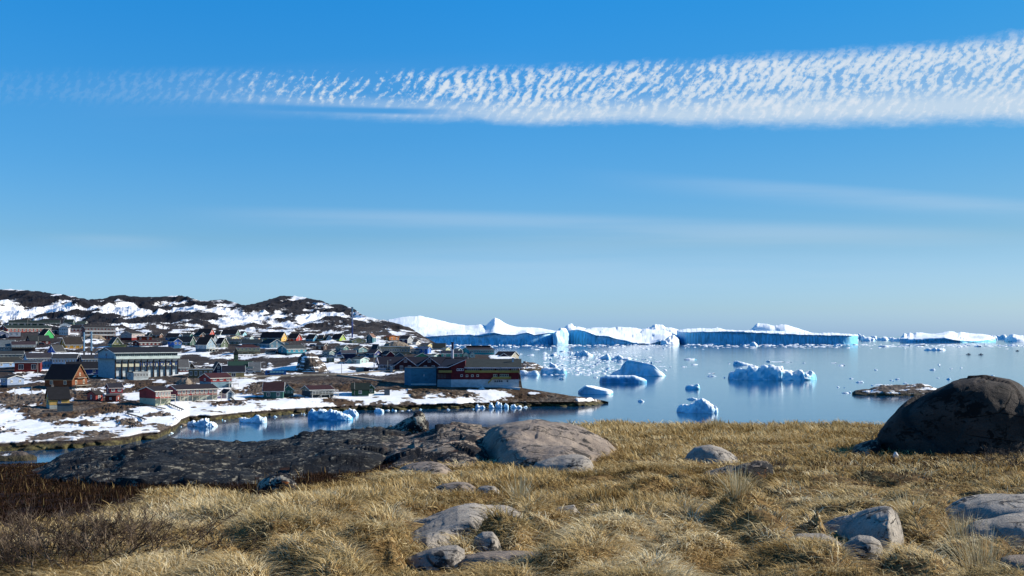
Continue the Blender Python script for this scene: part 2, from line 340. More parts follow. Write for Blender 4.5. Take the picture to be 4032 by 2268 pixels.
def m_land():
    t = NT('snowy_rock_land'); p = t.pos(); sm = t.attr('snow').outputs['Fac']; sh = t.attr('shore').outputs['Fac']; nb = t.attr('nearby').outputs['Fac']; fr = t.attr('far').outputs['Fac']
    n1 = t.noise(t.scaled(p, (.25, .35, .35)), 1, 8, .65); n2 = t.noise(p, .9, 6, .6); n3 = t.noise(t.scaled(p, (.06, .06, .2)), 1, 5, .6)
    s = t.math('ADD', sm, t.math('MULTIPLY', t.math('SUBTRACT', n1, .5), 1.3)); s = t.math('ADD', s, t.math('MULTIPLY', t.math('SUBTRACT', n2, .5), .6))
    snow = t.mr(s, -.015, .045); snow = t.math('MULTIPLY', snow, t.math('SUBTRACT', 1, sh))
    rock = t.ramp(n2, [(.25, srgb('#221c18')), (.45, srgb('#4c4238')), (.62, srgb('#73665a')), (.8, srgb('#978673'))])
    heath = t.ramp(n2, [(.3, srgb('#21130d')), (.5, srgb('#44301f')), (.7, srgb('#5d4c30'))])
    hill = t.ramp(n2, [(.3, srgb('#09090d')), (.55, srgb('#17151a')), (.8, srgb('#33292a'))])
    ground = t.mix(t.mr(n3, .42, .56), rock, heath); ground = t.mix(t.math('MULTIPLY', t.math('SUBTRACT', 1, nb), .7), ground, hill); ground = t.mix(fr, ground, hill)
    tide = t.ramp(t.noise(t.scaled(p, (.5, .5, .9)), 1, 6, .6), [(.3, srgb('#15110d')), (.45, srgb('#322d1b')), (.6, srgb('#57502f')), (.78, srgb('#7a704f'))])
    z = t.n('ShaderNodeSeparateXYZ'); t.l(p, z.inputs[0]); wet = t.mr(t.math('ADD', z.outputs[2], t.math('MULTIPLY', n1, 1.2)), 1.9, 1.3)
    wallc = t.mix(wet, t.ramp(n2, [(.35, srgb('#1a1512')), (.7, srgb('#3d3026'))]), tide); ground = t.mix(sh, ground, wallc)  # upper wall kept dark: the snow edge's shadow put into the rock colour
    snc = t.ramp(t.noise(p, .35, 4), [(.35, (.80, .80, .80)), (.6, (.88, .88, .88))])
    snc = t.mix(t.mr(s, .03, .22), (.50, .47, .44, 1), snc)
    col = t.mix(snow, ground, snc)
    h = t.math('ADD', t.math('MULTIPLY', snow, .3), t.math('MULTIPLY', t.math('MULTIPLY', n2, t.math('SUBTRACT', 1, t.math('MULTIPLY', snow, .85))), 1.2))
    t.bsdf(col, t.math('MULTIPLY_ADD', snow, -.3, .9), t.bump(h, .8, .5), .25); return t.m
M_LAND = m_land()
# ================= SEA =================
def m_sea():
    t = NT('sea_water'); p = t.pos()
    sp = t.n('ShaderNodeSeparateXYZ'); t.l(p, sp.inputs[0])
    a = t.noise(t.scaled(p, (.35, 1.1, 1)), 1, 4, .6); b = t.noise(t.scaled(p, (.05, .12, 1)), 1, 3, .5); c = t.noise(t.scaled(p, (.004, .02, 1)), 1, 4, .6)
    calm = t.mr(c, .35, .62, .35, 1.0)
    h = t.math('ADD', t.math('MULTIPLY', a, .10), t.math('MULTIPLY', b, .22))
    bm = t.bump(h, t.math('MULTIPLY', calm, .16), 1.0)
    b_ = t.bsdf(srgb('#0d3a5c'), .09, bm, .5); b_.inputs['IOR'].default_value = 1.33
    return t.m
M_SEA = m_sea()
def build_sea():
    ys = np.array([-60, 0, 60, 120, 200, 300, 450, 700, 1000, 1600, 2600, 5000, 12000, 40000, 90000.]); xs = np.linspace(-1, 1, 13)
    G = np.stack(np.broadcast_arrays(xs[None]*(400+ys[:, None]*1.4), ys[:, None], 0.0), -1)
    tag(mesh_np('sea', G.reshape(-1, 3), grid_faces(*G.shape[:2]), M_SEA), kind='structure')
build_sea()
# ================= LOFTED SOLIDS: rocks and ice =================
FOOT = []          # ground covered by near rocks: (px array, Dfront, Dback)
def loft(name, mat, layers, x0, x1, step, sub=6, taper=3.0, amp=0.0, lam=1.0, ridge=False, facet=0.0, label=None, cat=None, group=None, parent=None, sharp=False, dip=.4, foot=False, seed=0, attrs=None, D0=None, jag=0.0, sink=1.0, kind=None, crest=None):
    """layers: list of (ypoly, Dpoly) from the front foot over the crest; polylines in px or constants"""
    ISICE = mat.name.endswith('ice') and (x1-x0) < 420
    n = max(6, int((x1-x0)/step)); px = np.linspace(x0, x1, n)
    ev = lambda a: pl(a, px) if isinstance(a, (list, tuple)) else np.full(n, float(a))
    Y = np.array([ev(l[0]) for l in layers]); Dm = np.array([ev(l[1]) for l in layers]); D1 = Dm.mean(0)
    u = (px-x0)/(x1-x0); tp = np.maximum(0.02, 1-np.abs(2*u-1)**taper)**.5
    ci = int(np.argmin(Y.mean(1))) if crest is None else crest; Zb = HC-(Y-HOR)/F*Dm; Dm = D1+(Dm-D1)*tp
    if ci < len(layers)-1: Y[ci+1:] = HOR+(HC-Zb[ci+1:])*F/Dm[ci+1:] if crest else np.maximum(HOR+(HC-Zb[ci+1:])*F/Dm[ci+1:], Y[ci][None])
    if jag: Y[1:-1] += jag*fbm(px/ (jag*5), px*0, o=3, s=seed+3)
    L = len(layers); rows = []
    for i in range(L-1):
        for k in range(sub):
            f = k/sub
            if sharp: y = Y[i]*(1-f)+Y[i+1]*f; d = Dm[i]*(1-f)+Dm[i+1]*f
            else:
                def cr(A):
                    p0 = A[max(i-1, 0)]; p1 = A[i]; p2 = A[i+1]; p3 = A[min(i+2, L-1)]
                    return .5*((2*p1)+(p2-p0)*f+(2*p0-5*p1+4*p2-p3)*f*f+(3*p1-p0-3*p2+p3)*f**3)
                y = cr(Y); d = cr(Dm)
            rows.append(W(px, y, d))
    rows.append(W(px, Y[-1], Dm[-1])); G = np.array(rows)
    x, y, z = G[..., 0].copy(), G[..., 1].copy(), G[..., 2].copy()
    if amp:
        d = fbm(x/lam, y/lam, z/lam, o=5, s=seed, ridge=ridge)
        if facet:
            d = d*(1-facet)+facet*(planes(x/(lam*1.1)+z*.5/lam, y/(lam*1.1)-z*1.1/lam, seed+9)*.9+planes(x/(lam*.45)-z*.7/lam, y/(lam*.45)+z*1.3/lam, seed+19)*.35)
        gx = np.gradient(G, axis=1); gy = np.gradient(G, axis=0); nn = np.cross(gx, gy); nn /= np.linalg.norm(nn, axis=-1, keepdims=True)+1e-9
        if nn[..., 2].mean() < 0: nn = -nn
        att = np.minimum(1, np.minimum(u, 1-u)*12)[None]*np.ones_like(x); att[0] *= .3; att[-1] *= .3
        G = G+nn*(d*amp*att)[..., None]
    lowz = lambda r, dz: np.stack([r[:, 0], r[:, 1], r[:, 2]-dz], -1)[None]
    G = np.concatenate([lowz(G[0], sink), G, lowz(G[-1], sink)], 0)
    nr, nc = G.shape[:2]
    q = grid_faces(nr, nc)
    base = np.array([G[0, :, 0].mean(), G[:, :, 1].mean(), G[0, :, 2].mean()+sink])
    o = mesh_np(name, G.reshape(-1, 3), q, mat, parent=parent, origin=base, smooth=not (sharp or (ISICE and facet > 0)))
    if foot: FOOT.append((px, np.minimum(Dm[0], Dm[-1])+.1*(Dm[-1]-Dm[0]), Dm[-1]-.1*(Dm[-1]-Dm[0])))
    if label: tag(o, label, cat, group)
    if kind: tag(o, kind=kind)
    return o
def m_ice(name, blue=.5, top='#eef3f6', face='#72c0dc', lo=.25, hi=.75):
    t = NT(name); p = t.pos(); g = t.n('ShaderNodeNewGeometry'); sp = t.n('ShaderNodeSeparateXYZ'); t.l(g.outputs['Normal'], sp.inputs[0])
    n = t.noise(t.scaled(p, (.3, .3, .6)), 1, 5, .6); nv = t.noise(t.scaled(p, (.5, .5, .05)), .4, 4)
    k = t.mr(t.math('ADD', sp.outputs[2], t.math('MULTIPLY', t.math('SUBTRACT', n, .5), .3)), lo, hi)
    fc = t.mix(t.mr(nv, .38, .62), tuple(c*.8 for c in srgb(face)[:3])+(1,), tuple(min(1, c*1.3) for c in srgb(face)[:3])+(1,))
    t.bsdf(t.mix(k, fc, srgb(top)), .55, t.bump(t.math('ADD', n, nv), .35, .6), .35); return t.m
M_ICE = m_ice('berg_ice'); M_ICEFAR = m_ice('shelf_ice', face='#66b8da'); M_ICEW = m_ice('brash_ice', face='#a9cfe8')
M_ICEB = m_ice('blue_ice', face='#4c9bc4', top='#e6f0f5')
DW = lambda py: HC*F/(py-HOR)     # distance of the water surface seen at height py

def m_islet():
    t = NT('islet_rock'); p = t.pos(); n = t.noise(p, .35, 6, .6); n2 = t.noise(t.scaled(p, (.12, .2, 1.0)), 1, 5, .6); sp = t.n('ShaderNodeSeparateXYZ'); t.l(p, sp.inputs[0])
    rock = t.ramp(n, [(.3, srgb('#1f1916')), (.5, srgb('#463c35')), (.7, srgb('#75675a'))])
    wet = t.mr(sp.outputs[2], 1.3, .7); rock = t.mix(wet, rock, srgb('#3a3320'))
    s = t.math('MULTIPLY', t.mr(n2, .55, .58), t.math('SUBTRACT', 1, wet))
    t.bsdf(t.mix(s, rock, (.86, .87, .88, 1)), .85, t.bump(n, .9, 1.2)); return t.m
M_ISLET = m_islet()
# ================= BUILDINGS =================
WHT = '#d8d8d4'
_wm = {}
def win_mesh(w, h, fcol, bars=1):
    k = (round(w, 1), round(h, 1), fcol, bars)
    if k in _wm: return _wm[k]
    f = MB(); t = .14
    f.box(-w/2, w/2, -.06, .02, -h/2, -h/2+t).box(-w/2, w/2, -.06, .02, h/2-t, h/2).box(-w/2, -w/2+t, -.06, .02, -h/2+t, h/2-t).box(w/2-t, w/2, -.06, .02, -h/2+t, h/2-t)
    for i in range(bars): x = -w/2+w*(i+1)/(bars+1); f.box(x-.05, x+.05, -.055, .015, -h/2+t, h/2-t)
    p = MB(); p.box(-w/2+t, w/2-t, -.03, .01, -h/2+t, h/2-t)
    _wm[k] = (f.mesh('window', paint(fcol, .6, False)), p.mesh('pane', glassmat())); return _wm[k]
def window(root, x, y, z, face, w=1.1, h=1.2, fcol=WHT, bars=1):
    a, b = win_mesh(w, h, fcol, bars); rz = {'front': 0, 'back': math.pi, 'right': math.pi/2, 'left': -math.pi/2}[face]
    o = bpy.data.objects.new('window', a); o.location = (x, y, z); o.rotation_euler = (0, 0, rz); link(o, root)
    p = bpy.data.objects.new('pane', b); link(p, o)
def face_pos(face, u, L, Wd, off=.03):
    """u in metres from the face centre (left to right as seen from outside)"""
    return {'front': (u, -Wd/2-off), 'back': (-u, Wd/2+off), 'right': (L/2+off, u), 'left': (-L/2-off, -u)}[face]
def balcony(root, face, u0, u1, z, L, Wd, dep=1.3, posts=0.0, col=WHT, solid=False, n=None):
    rz = {'front': 0, 'back': math.pi, 'right': math.pi/2, 'left': -math.pi/2}[face]; e = Wd/2 if face in ('front', 'back') else L/2
    d = MB().box(u0, u1, -e-dep, -e-.02, z-.18, z); dk = d.build('balcony', paint('#8d8a80', .8), root); dk.rotation_euler = (0, 0, rz)
    r = MB()
    if solid: r.box(u0, u1, -e-dep-.05, -e-dep+.02, z-.15, z+1.0).box(u0, u0+.07, -e-dep+.02, -e-.03, z-.15, z+1.0).box(u1-.07, u1, -e-dep+.02, -e-.03, z-.15, z+1.0)
    else:
        r.box(u0, u1, -e-dep-.03, -e-dep+.05, z+.92, z+1.04).box(u0, u1, -e-dep-.02, -e-dep+.04, z+.38, z+.5)
        k = n or max(2, int((u1-u0)/1.2)); 
        for i in range(k+1): x = u0+(u1-u0)*i/k; r.box(x-.05, x+.05, -e-dep-.01, -e-dep+.03, z, z+.92)
    rl = r.build('railing', paint(col, .7, False), dk)
    if posts > 0:
        p = MB(); k = max(2, int((u1-u0)/2.6))
        for i in range(k+1): x = u0+.1+(u1-u0-.2)*i/k; p.box(x-.08, x+.08, -e-dep+.05, -e-dep+.21, z-posts, z-.18)
        for i in range(k): x = u0+.1+(u1-u0-.2)*i/k; x2 = u0+.1+(u1-u0-.2)*(i+1)/k; (p.bar((x, -e-dep+.13, z-posts*.95), (x2, -e-dep+.13, z-.3), .06) if i % 2 == 0 else p.box(x, x2, -e-dep+.08, -e-dep+.18, z-.35, z-.2))
        p.build('support_posts', paint(col, .7, False), dk)
NH = []
def house(x0, x1, yt, yb, kind, g, rf, wall, roof, label, nf=3, rows=1, ng=1, cat='house', name='house', found=0.0, fcol='#8f8f8a', trim=WHT, chim=0, W0=8.0, style='gable', gcol=None, win=(1.1, 1.2), wcol=WHT, D=None, bal=None, attic=True, dep=10.0, group=None, zadd=0.0, over=.35, door=None, wz=None, bars=1):
    xm = (x0+x1)/2; D0 = D or float(Dland(xm, yb)); al = math.atan((xm-PX0)/F); Dc = D0+4; ps = 0; sq = math.cos(al)
    for _ in range(3):
        tot = (x1-x0)/F*Dc/ (1/ sq)          # apparent width perpendicular to the line of sight
        gm = abs(g)/F*Dc*sq
        if kind in 'RLN':
            Wd = W0
            if kind == 'N': ps = 0; L = tot
            else:
                Wd = max(W0, gm*1.08); ps = math.asin(min(.95, gm/Wd)); L = max(2.0, (tot-gm)/math.cos(ps))
        else:
            L = dep; L = max(L, gm*1.15); ps = math.asin(min(.9, gm/L)); Wd = (tot-gm)/math.cos(ps)
        ext = (L*abs(math.sin(ps))+Wd*math.cos(ps)) if kind != 'F' else (Wd*abs(math.sin(ps))+L*math.cos(ps))
        Dc = D0+ext/2*.85
    H = (yb-yt)/F*Dc; sgn = -1 if (kind == 'R' or (kind == 'F' and g > 0)) else 1
    th = -al+sgn*ps-(math.pi/2 if kind == 'F' else 0)
    z0 = HC-(yb-HOR)/F*D0+zadd
    root = empty(name, ((xm-PX0)/F*Dc, Dc, z0), th); tag(root, label, cat, group)
    HOUSES_XY.append((root.location.x, root.location.y, max(L, Wd)*.55))
    H = max(H, 2.2); rise = H*rf; ev = H-rise; a, b = L/2, Wd/2; fd = -3.5
    if found > 0: MB().box(-a+.06, a-.06, -b+.06, b-.06, fd, found).build('foundation', paint(fcol, .9, False), root)
    lo = found if found > 0 else fd
    wm = paint(wall); w = MB()
    if style == 'gable':
        w.prism([(-b, lo), (b, lo), (b, ev), (0, H-.05), (-b, ev)], -a, a, 'x')
        s = rise/b; o1 = over; t = .24
        R = MB(); pr = [(-b-o1, ev-s*o1), (0, H), (b+o1, ev-s*o1), (b+o1, ev-s*o1+t), (0, H+t), (-b-o1, ev-s*o1+t)]
        R.prism(pr, -a-o1, a+o1, 'x')
        if trim:
            T = MB()
            for sx in (-a-o1-.04, a+o1+.04):
                for sy in (-1, 1): T.bar((sx, sy*(b+o1), ev-s*o1+.06), (sx, 0, H+.1), .13)
            for sy in (-1, 1): T.box(-a-o1-.1, a+o1+.1, sy*(b+o1)-.05, sy*(b+o1)+.05, ev-s*o1-.05, ev-s*o1+.18)
    elif style == 'hip':
        w.box(-a, a, -b, b, lo, ev); R = MB(); o1 = over; k = min(a*.6, b*1.0); R.v = [(-a-o1,-b-o1,ev),(a+o1,-b-o1,ev),(a+o1,b+o1,ev),(-a-o1,b+o1,ev),(-a+k,0,H),(a-k,0,H)]; R.f = [(0,1,5,4),(1,2,5),(2,3,4,5),(3,0,4),(3,2,1,0)]; R.m = [0]*5
        T = MB(); T.box(-a-o1-.03, a+o1+.03, -b-o1-.06, -b-o1-.01, ev-.15, ev+.06) if trim else None
    elif style == 'shed':
        w.prism([(-b, lo), (b, lo), (b, H-.05), (-b, ev)], -a, a, 'x'); R = MB(); o1 = over; s = rise/(2*b); R.prism([(-b-o1, ev-s*o1), (b+o1, H+s*o1), (b+o1, H+s*o1+.2), (-b-o1, ev-s*o1+.2)], -a-o1, a+o1, 'x')
        T = MB(); T.box(-a-o1-.03, a+o1+.03, -b-o1-.07, -b-o1-.01, ev-s*o1-.08, ev-s*o1+.2)
    else:
        w.box(-a, a, -b, b, lo, H-.1); R = MB(); R.box(-a-.15, a+.15, -b-.15, b+.15, H-.1, H+.12); T = MB(); T.box(-a-.18, a+.18, -b-.2, -b-.16, H-.18, H+.14); ev = H-.1
    w.build('wall', wm, root); ro = R.build('roof', roofmat(roof), root)
    if trim and T.v: T.build('trim', paint(trim, .6, False), root)
    if gcol:   # gable boarding set proud: another paint, except the hotel's, which is painted-in blue shade
        for sx in (-1, 1):
            x_ = sx*(a+.02); MB().prism([(-b+.02, lo+.05), (b-.02, lo+.05), (b-.02, ev), (0, H-.1), (-b+.02, ev)], min(x_, x_+sx*.03), max(x_, x_+sx*.03), 'x').build('gable_cladding', paint(gcol), root)
    for i in range(chim):
        cx = (-.25 if i == 0 else .3)*L; MB().box(cx-.35, cx+.35, .1, .8, H-.9, H+.9).build('chimney', paint('#77706a', .9, False), ro)
    f0 = found if found > 0 else 0.0; fh = (ev-f0)/max(rows, 1)
    side = 'front' if kind in 'RLN' else ('front' if g < 0 else 'back')
    gab = {'R': 'right', 'L': 'left', 'F': 'right', 'N': None}[kind]
    ww, hh = win; hh = min(hh, fh*.6); Ls = L
    if nf and not (kind == 'F' and abs(g) < 6):
        for r_ in range(rows):
            for i in range(nf):
                u = -Ls/2+Ls*(i+.5)/nf; p = face_pos(side, u, L, Wd); window(root, p[0], p[1], wz if wz else f0+fh*(r_+.56), side, min(ww, Ls/nf*.75), hh, wcol, bars)
    if ng and gab and (kind == 'F' or abs(g) > 8):
        for r_ in range(rows):
            for i in range(ng):
                u = -Wd/2+Wd*(i+.5)/ng; p = face_pos(gab, u, L, Wd, .06); window(root, p[0], p[1], f0+fh*(r_+.56), gab, min(ww, Wd/ng*.6), hh, wcol, bars)
        if attic and style == 'gable' and rise > 1.9: p = face_pos(gab, 0, L, Wd, .06); window(root, p[0], p[1], ev+rise*.32, gab, .9, min(1.1, rise*.4), wcol, bars)
    if door:
        fc, u, dc = door; p = face_pos(fc, u, L, Wd, .05); rz = {'front': 0, 'back': math.pi, 'right': math.pi/2, 'left': -math.pi/2}[fc]
        d = MB().box(-.5, .5, -.06, .02, 0, 2.1).build('door', paint(dc, .6), root); d.location = (p[0], p[1], f0+.05); d.rotation_euler = (0, 0, rz)
    for bb in (bal or []): balcony(root, bb[0], bb[1]*L/2 if bb[0] in ('front', 'back') else bb[1]*Wd/2, bb[2]*L/2 if bb[0] in ('front', 'back') else bb[2]*Wd/2, bb[3]*ev, L, Wd, *bb[4:])
    root_info = dict(root=root, L=L, W=Wd, H=H, ev=ev, D=Dc, f0=f0); NH.append(root_info); return root_info
RED, DRED, NAVY, BLUE, LBLUE, TEAL, DGRN, GRN, YEL, MUST, WHI, GREY, BRN, BLK, ORA, BEI = '#7c1f1c', '#571618', '#1f2c55', '#22509a', '#7ea6c6', '#2f6c73', '#1d3b33', '#2f9a55', '#c9a258', '#b07f25', '#c9cccb', '#7d8a8c', '#4f3c2c', '#1a1b22', '#8a4f26', '#8f836a'
RB, RG, RGR, RR, RBR = '#141620', '#3c4144', '#22332f', '#4a1c1e', '#37302d'
# --- rows at the foot of the hill, left
house(36, 236, 1262, 1284, 'N', 0, .45, DGRN, RGR, 'long dark green building at the far left, highest up below the hill', 8, cat='school', name='school_building')
house(0, 205, 1281, 1310, 'L', 30, .42, RED, RGR, 'long red building with a white-trimmed green roof and white windows, far left', 12, win=(1.7, 1.5), cat='school', name='school_building', W0=11)
house(-70, 34, 1302, 1333, 'F', -50, .35, '#3d4a66', RB, 'dark blue-grey house cut by the left edge, under the long red building', 2, ng=1)
house(35, 81, 1308, 1332, 'N', 0, .05, '#b9bbc4', RG, 'pale flat-roofed block under the left end of the long red building', 2, style='flat', found=1.2, fcol='#4a3238', cat='house')
house(232, 277, 1284, 1320, 'F', 8, .2, '#c6c0c4', RBR, 'white-fronted red block with many windows and a shallow gable, beside the long red building', 1, 2, 4, cat='apartment block', name='apartment_block', gcol='#cfcfd4', win=(1.6, 1.2), attic=False, trim=WHT)
house(205, 235, 1290, 1318, 'N', 0, .4, '#2a2238', RB, 'dark link building between the long red building and the white-fronted block', 2, cat='house')
house(236, 281, 1272, 1292, 'F', 6, .4, '#6d2026', RG, 'small red-sided white gable peeping over the white-fronted block', 1, 1, 2, gcol='#cfd2d0')
house(278, 322, 1286, 1312, 'N', 0, .35, '#6d2a2a', RB, 'low reddish building between the white-fronted block and the balcony flats', 3, fcol='#a08f8c', found=1.4)
house(251, 296, 1258, 1279, 'R', 10, .6, '#35514f', RGR, 'dim green-roofed house against the hill, above the white-fronted block', 2)
house(300, 346, 1265, 1284, 'R', 12, .6, '#4c5f58', '#47564e', 'olive-roofed house against the hill, right of the dim green-roofed one', 2)
house(152, 211, 1297, 1334, 'R', 38, .62, GRN, RB, 'bright green house with a steep black roof on the left', 0, 1, 0, gcol='#2f9a55', chim=1, attic=True, W0=9)
house(103, 198, 1322, 1358, 'L', 16, .55, DRED, '#2b3236', 'dark maroon house with a small dormer window, below the bright green house', 3, door=('front', -2.0, '#9aa6a6'), trim=None)
h = house(321, 455, 1283, 1338, 'L', 14, .16, '#7a3c3c', RBR, 'three-storey block of flats with white balconies and a red gable, left of the middle hill', 9, 3, 0, cat='apartment block', name='apartment_block', bal=[('front', -1, 1, .36, 1.2, 0, '#c4c0bd', True), ('front', -1, 1, .68, 1.2, 0, '#c4c0bd', True)], win=(1.0, 1.6), W0=12, chim=1)
house(237, 329, 1330, 1380, 'L', 22, .55, MUST, RBR, 'mustard yellow house with a broad brown-grey roof beside the twin chimneys', 3, found=1.0, fcol='#a8a08a', chim=1, W0=10)
house(47, 139, 1346, 1384, 'N', 0, .32, '#cfd0ca', '#43333a', 'white house with a long balcony on a dark base, far left', 4, found=2.4, fcol='#3c3338', bal=[('front', -1, 1.1, .58, 1.5, 0)], win=(1.2, 1.6), W0=8)
house(-40, 61, 1341, 1385, 'R', 8, .52, '#7f8c8e', '#6b767c', 'large grey metal-roofed hall cut by the left edge', 5, win=(2.2, 1.3), W0=18, cat='warehouse', name='warehouse')
house(188, 257, 1360, 1396, 'L', 32, .70, '#2458b0', '#50504f', 'bright blue house with a light blue front under a big grey roof', 2, wcol='#bcd6ee', found=0, W0=10)
house(-30, 92, 1384, 1409, 'N', 0, .45, '#a39f78', RG, 'low yellowish terrace under a grey-green roof at the left edge', 8, cat='row house', win=(1.4, 1.3))
house(-60, 96, 1409, 1447, 'L', 48, .5, '#7c9bc4', '#33332f', 'pale blue house with a long brown-grey roof at the left edge, above the snow', 3, cat='house', W0=10)
h = house(94, 206, 1392, 1452, 'L', 14, .30, LBLUE, '#3a3740', 'left light blue terrace of row houses with white bay windows', 9, 2, 0, cat='row house', name='row_house', win=(1.1, 1.4))
house(206, 314, 1396, 1454, 'R', 14, .28, LBLUE, '#3b3d42', 'middle light blue terrace of row houses, right of its longer neighbour', 8, 2, 0, cat='row house', name='row_house', win=(1.1, 1.4), gcol='#25427e')
house(315, 398, 1399, 1452, 'L', 10, .28, '#8aaac4', '#33343a', 'right light blue terrace of row houses ending at the big hotel', 6, 2, 0, cat='row house', name='row_house', win=(1.1, 1.3))
house(58, 166, 1422, 1466, 'R', 8, .14, '#74221f', RG, 'dark red flat-topped house with two white windows above the snow slope', 2, 1, 0, style='shed', win=(2.0, 2.2), W0=8, wcol='#cdc9c2')
house(262, 392, 1427, 1475, 'N', 0, .52, '#24407a', RB, 'navy blue house with a wide black roof in front of the big hotel', 3, W0=10)
h = house(177, 345, 1439, 1534, 'R', 62, .58, '#6e3a1c', '#15131d', 'big brown timber house with a steep black roof and gable balconies', 2, 1, 2, found=1.0, fcol='#3f5560', trim='#8f7a5a', W0=10, bal=[('right', -.95, .95, .38, 1.6, 2.2, '#5a4028'), ('right', -.6, .6, 1.12, 1.1, 0, '#5a4028')], win=(1.2, 1.5), wcol='#d6c9b0')
house(3, 95, 1481, 1526, 'R', 66, .22, '#8798b5', RB, 'small pale blue-grey house with white windows in the lower left', 1, 1, 2, found=.9, fcol='#222a38', W0=8, attic=False, win=(1.0, 1.0))
h = house(181, 274, 1529, 1610, 'L', 14, .52, '#c8a45e', '#17181f', 'ochre yellow house with a black roof standing alone on the lower left slope', 1, 1, 1, found=1.2, fcol='#a8b0ac', chim=1, win=(.9, 1.1), W0=7, trim=None, wcol='#7f93b8')
house(225, 287, 1600, 1620, 'N', 0, .05, '#4d5f6b', RG, 'grey-blue wooden shed in front of the ochre yellow house', 0, 1, 0, style='flat', cat='shed', name='shed', W0=3, trim=None)
house(343, 404, 1541, 1580, 'L', 34, .3, '#99403a', RBR, 'small red shed with one white window, left of its two-storey neighbour', 1, found=0, cat='shed', name='shed', W0=5, win=(.9, 1.6), chim=1, trim=None)
house(417, 483, 1513, 1562, 'L', 16, .30, '#8f2734', '#2d2c35', 'small red two-level house with a white-framed window on the snow', 2, found=1.3, fcol='#8e8b88', W0=6, win=(1.1, 1.2), trim='#c7b9b4')
house(414, 473, 1560, 1582, 'R', 16, .15, '#70322c', '#5a4a48', 'tiny weathered red shack beside the small red house', 1, cat='shed', name='shed', style='shed', W0=3.5, trim=None, win=(.7, .8))
# --- centre left
house(426, 481, 1328, 1368, 'F', -18, .62, '#86875f', RG, 'olive house with a steep gable above the big hotel roof', 1, 1, 2, W0=8, trim=WHT)
house(442, 497, 1358, 1376, 'N', 0, .05, '#a79f66', '#a09a70', 'pair of yellowish garages in front of the olive gable house', 0, 1, 0, style='flat', cat='garage', name='garage', W0=5, trim=None)
house(475, 570, 1305, 1340, 'L', 44, .28, '#b0a09e', RBR, 'pinkish white house with a red base, under the rocky slope', 3, found=1.6, fcol='#6d2424', W0=8)
house(574, 603, 1309, 1330, 'F', -12, .6, '#b09a62', RBR, 'small yellow gable right of the pinkish white house', 1, 1, 1)
house(538, 598, 1324, 1343, 'N', 0, .08, '#93381f', RR, 'low orange-red annex in front of the small yellow gable', 2, style='flat', W0=5)
house(603, 640, 1314, 1330, 'R', 12, .4, '#77523f', RBR, 'low brown house left of the blue-gabled house', 1)
house(523, 628, 1341, 1366, 'L', 26, .32, '#5c1e22', '#3b2427', 'long dark red bungalow with a pale terrace over the hotel roof', 5, found=.8, fcol='#4d6f80', win=(.9, .9))
house(652, 720, 1313, 1340, 'R', 22, .6, '#2e6ca4', RB, 'blue-gabled house with a black roof behind the bright blue one', 2)
house(661, 715, 1333, 1372, 'F', -24, .3, '#2161b4', RB, 'bright blue house with two square white windows up the slope', 1, 1, 2, found=1.8, fcol='#3d6f92', win=(1.4, 1.4), attic=False)
house(719, 760, 1312, 1332, 'R', 14, .5, '#3f7f7c', '#26343a', 'teal house with a grey roof between two black-roofed rows', 2)
house(777, 845, 1295, 1321, 'R', 20, .72, '#b1493d', RB, 'black-roofed house with a red gable, highest of the central cluster', 2)
house(760, 812, 1310, 1333, 'F', -26, .5, '#8a5a40', RBR, 'brown gabled house just below the red gable', 1)
house(846, 877, 1304, 1322, 'R', 12, .7, '#c3cfc8', RB, 'little house with a white gable beside the red gable', 1)
house(872, 945, 1299, 1325, 'R', 18, .66, '#4f7066', RB, 'long black-roofed house with a grey-green gable on the central ridge', 4)
house(942, 972, 1305, 1322, 'R', 16, .6, '#8fc0cf', RB, 'small house with an icy blue gable at the right end of the ridge row', 1)
house(690, 770, 1326, 1362, 'R', 22, .6, '#3c5850', '#202b36', 'dark house with a pale green gable behind the big grey-gabled house', 2)
house(800, 858, 1319, 1352, 'R', 22, .62, '#7f8c9a', RB, 'rear black-roofed half of the pair of big grey gables', 1)
h = house(770, 848, 1330, 1388, 'R', 36, .48, '#8096a6', '#11131d', 'big grey-blue house with a glazed gable and white terrace on posts', 2, 2, 3, found=2.0, fcol='#4d5f6e', W0=10, bal=[('right', -1, 1, .45, 1.8, 3.0)], win=(1.0, 1.4))
house(850, 898, 1331, 1370, 'R', 28, .58, '#4f5c4a', RB, 'dark gabled house with a porch, right of the big grey-blue house', 1)
house(893, 950, 1323, 1340, 'R', 36, .3, '#b3a97c', RBR, 'pale yellow low house above the red-roofed building', 1, 1, 3)
house(897, 952, 1336, 1356, 'N', 0, .35, '#6b7063', '#2b3138', 'grey house with a slate roof right behind the red-roofed building', 3)
house(953, 1030, 1337, 1362, 'N', 0, .62, '#3b5f66', '#22333d', 'dark slate-blue long house left of the teal double gable', 3)
house(1022, 1118, 1337, 1372, 'R', 56, .5, '#55798a', '#14202f', 'wide slate-teal house with a broad gable in the centre of town', 2, 1, 3)
house(1025, 1131, 1308, 1345, 'R', 24, .6, '#cfa559', RB, 'long black-roofed house with a bright yellow gable on the upper row', 4, gcol='#d8ad62')
house(1133, 1190, 1314, 1342, 'R', 24, .66, '#a83a34', RB, 'black-roofed house with a bright red gable on the upper row', 2, trim=WHT)
house(1205, 1258, 1317, 1344, 'R', 26, .66, '#3f82a5', RB, 'black-roofed house with a steel-blue gable on the upper row', 1)
house(1250, 1282, 1320, 1343, 'R', 14, .7, '#cfab64', RB, 'narrow yellow gable squeezed between two blue gables', 1)
house(1278, 1307, 1320, 1343, 'F', -8, .65, '#8cc4e2', RB, 'sky-blue gable immediately left of the lime green house', 0, 1, 1)
house(1306, 1362, 1316, 1343, 'R', 26, .7, '#8da63a', RB, 'lime green house with a black roof near the tall striped mast', 1, 1, 1)
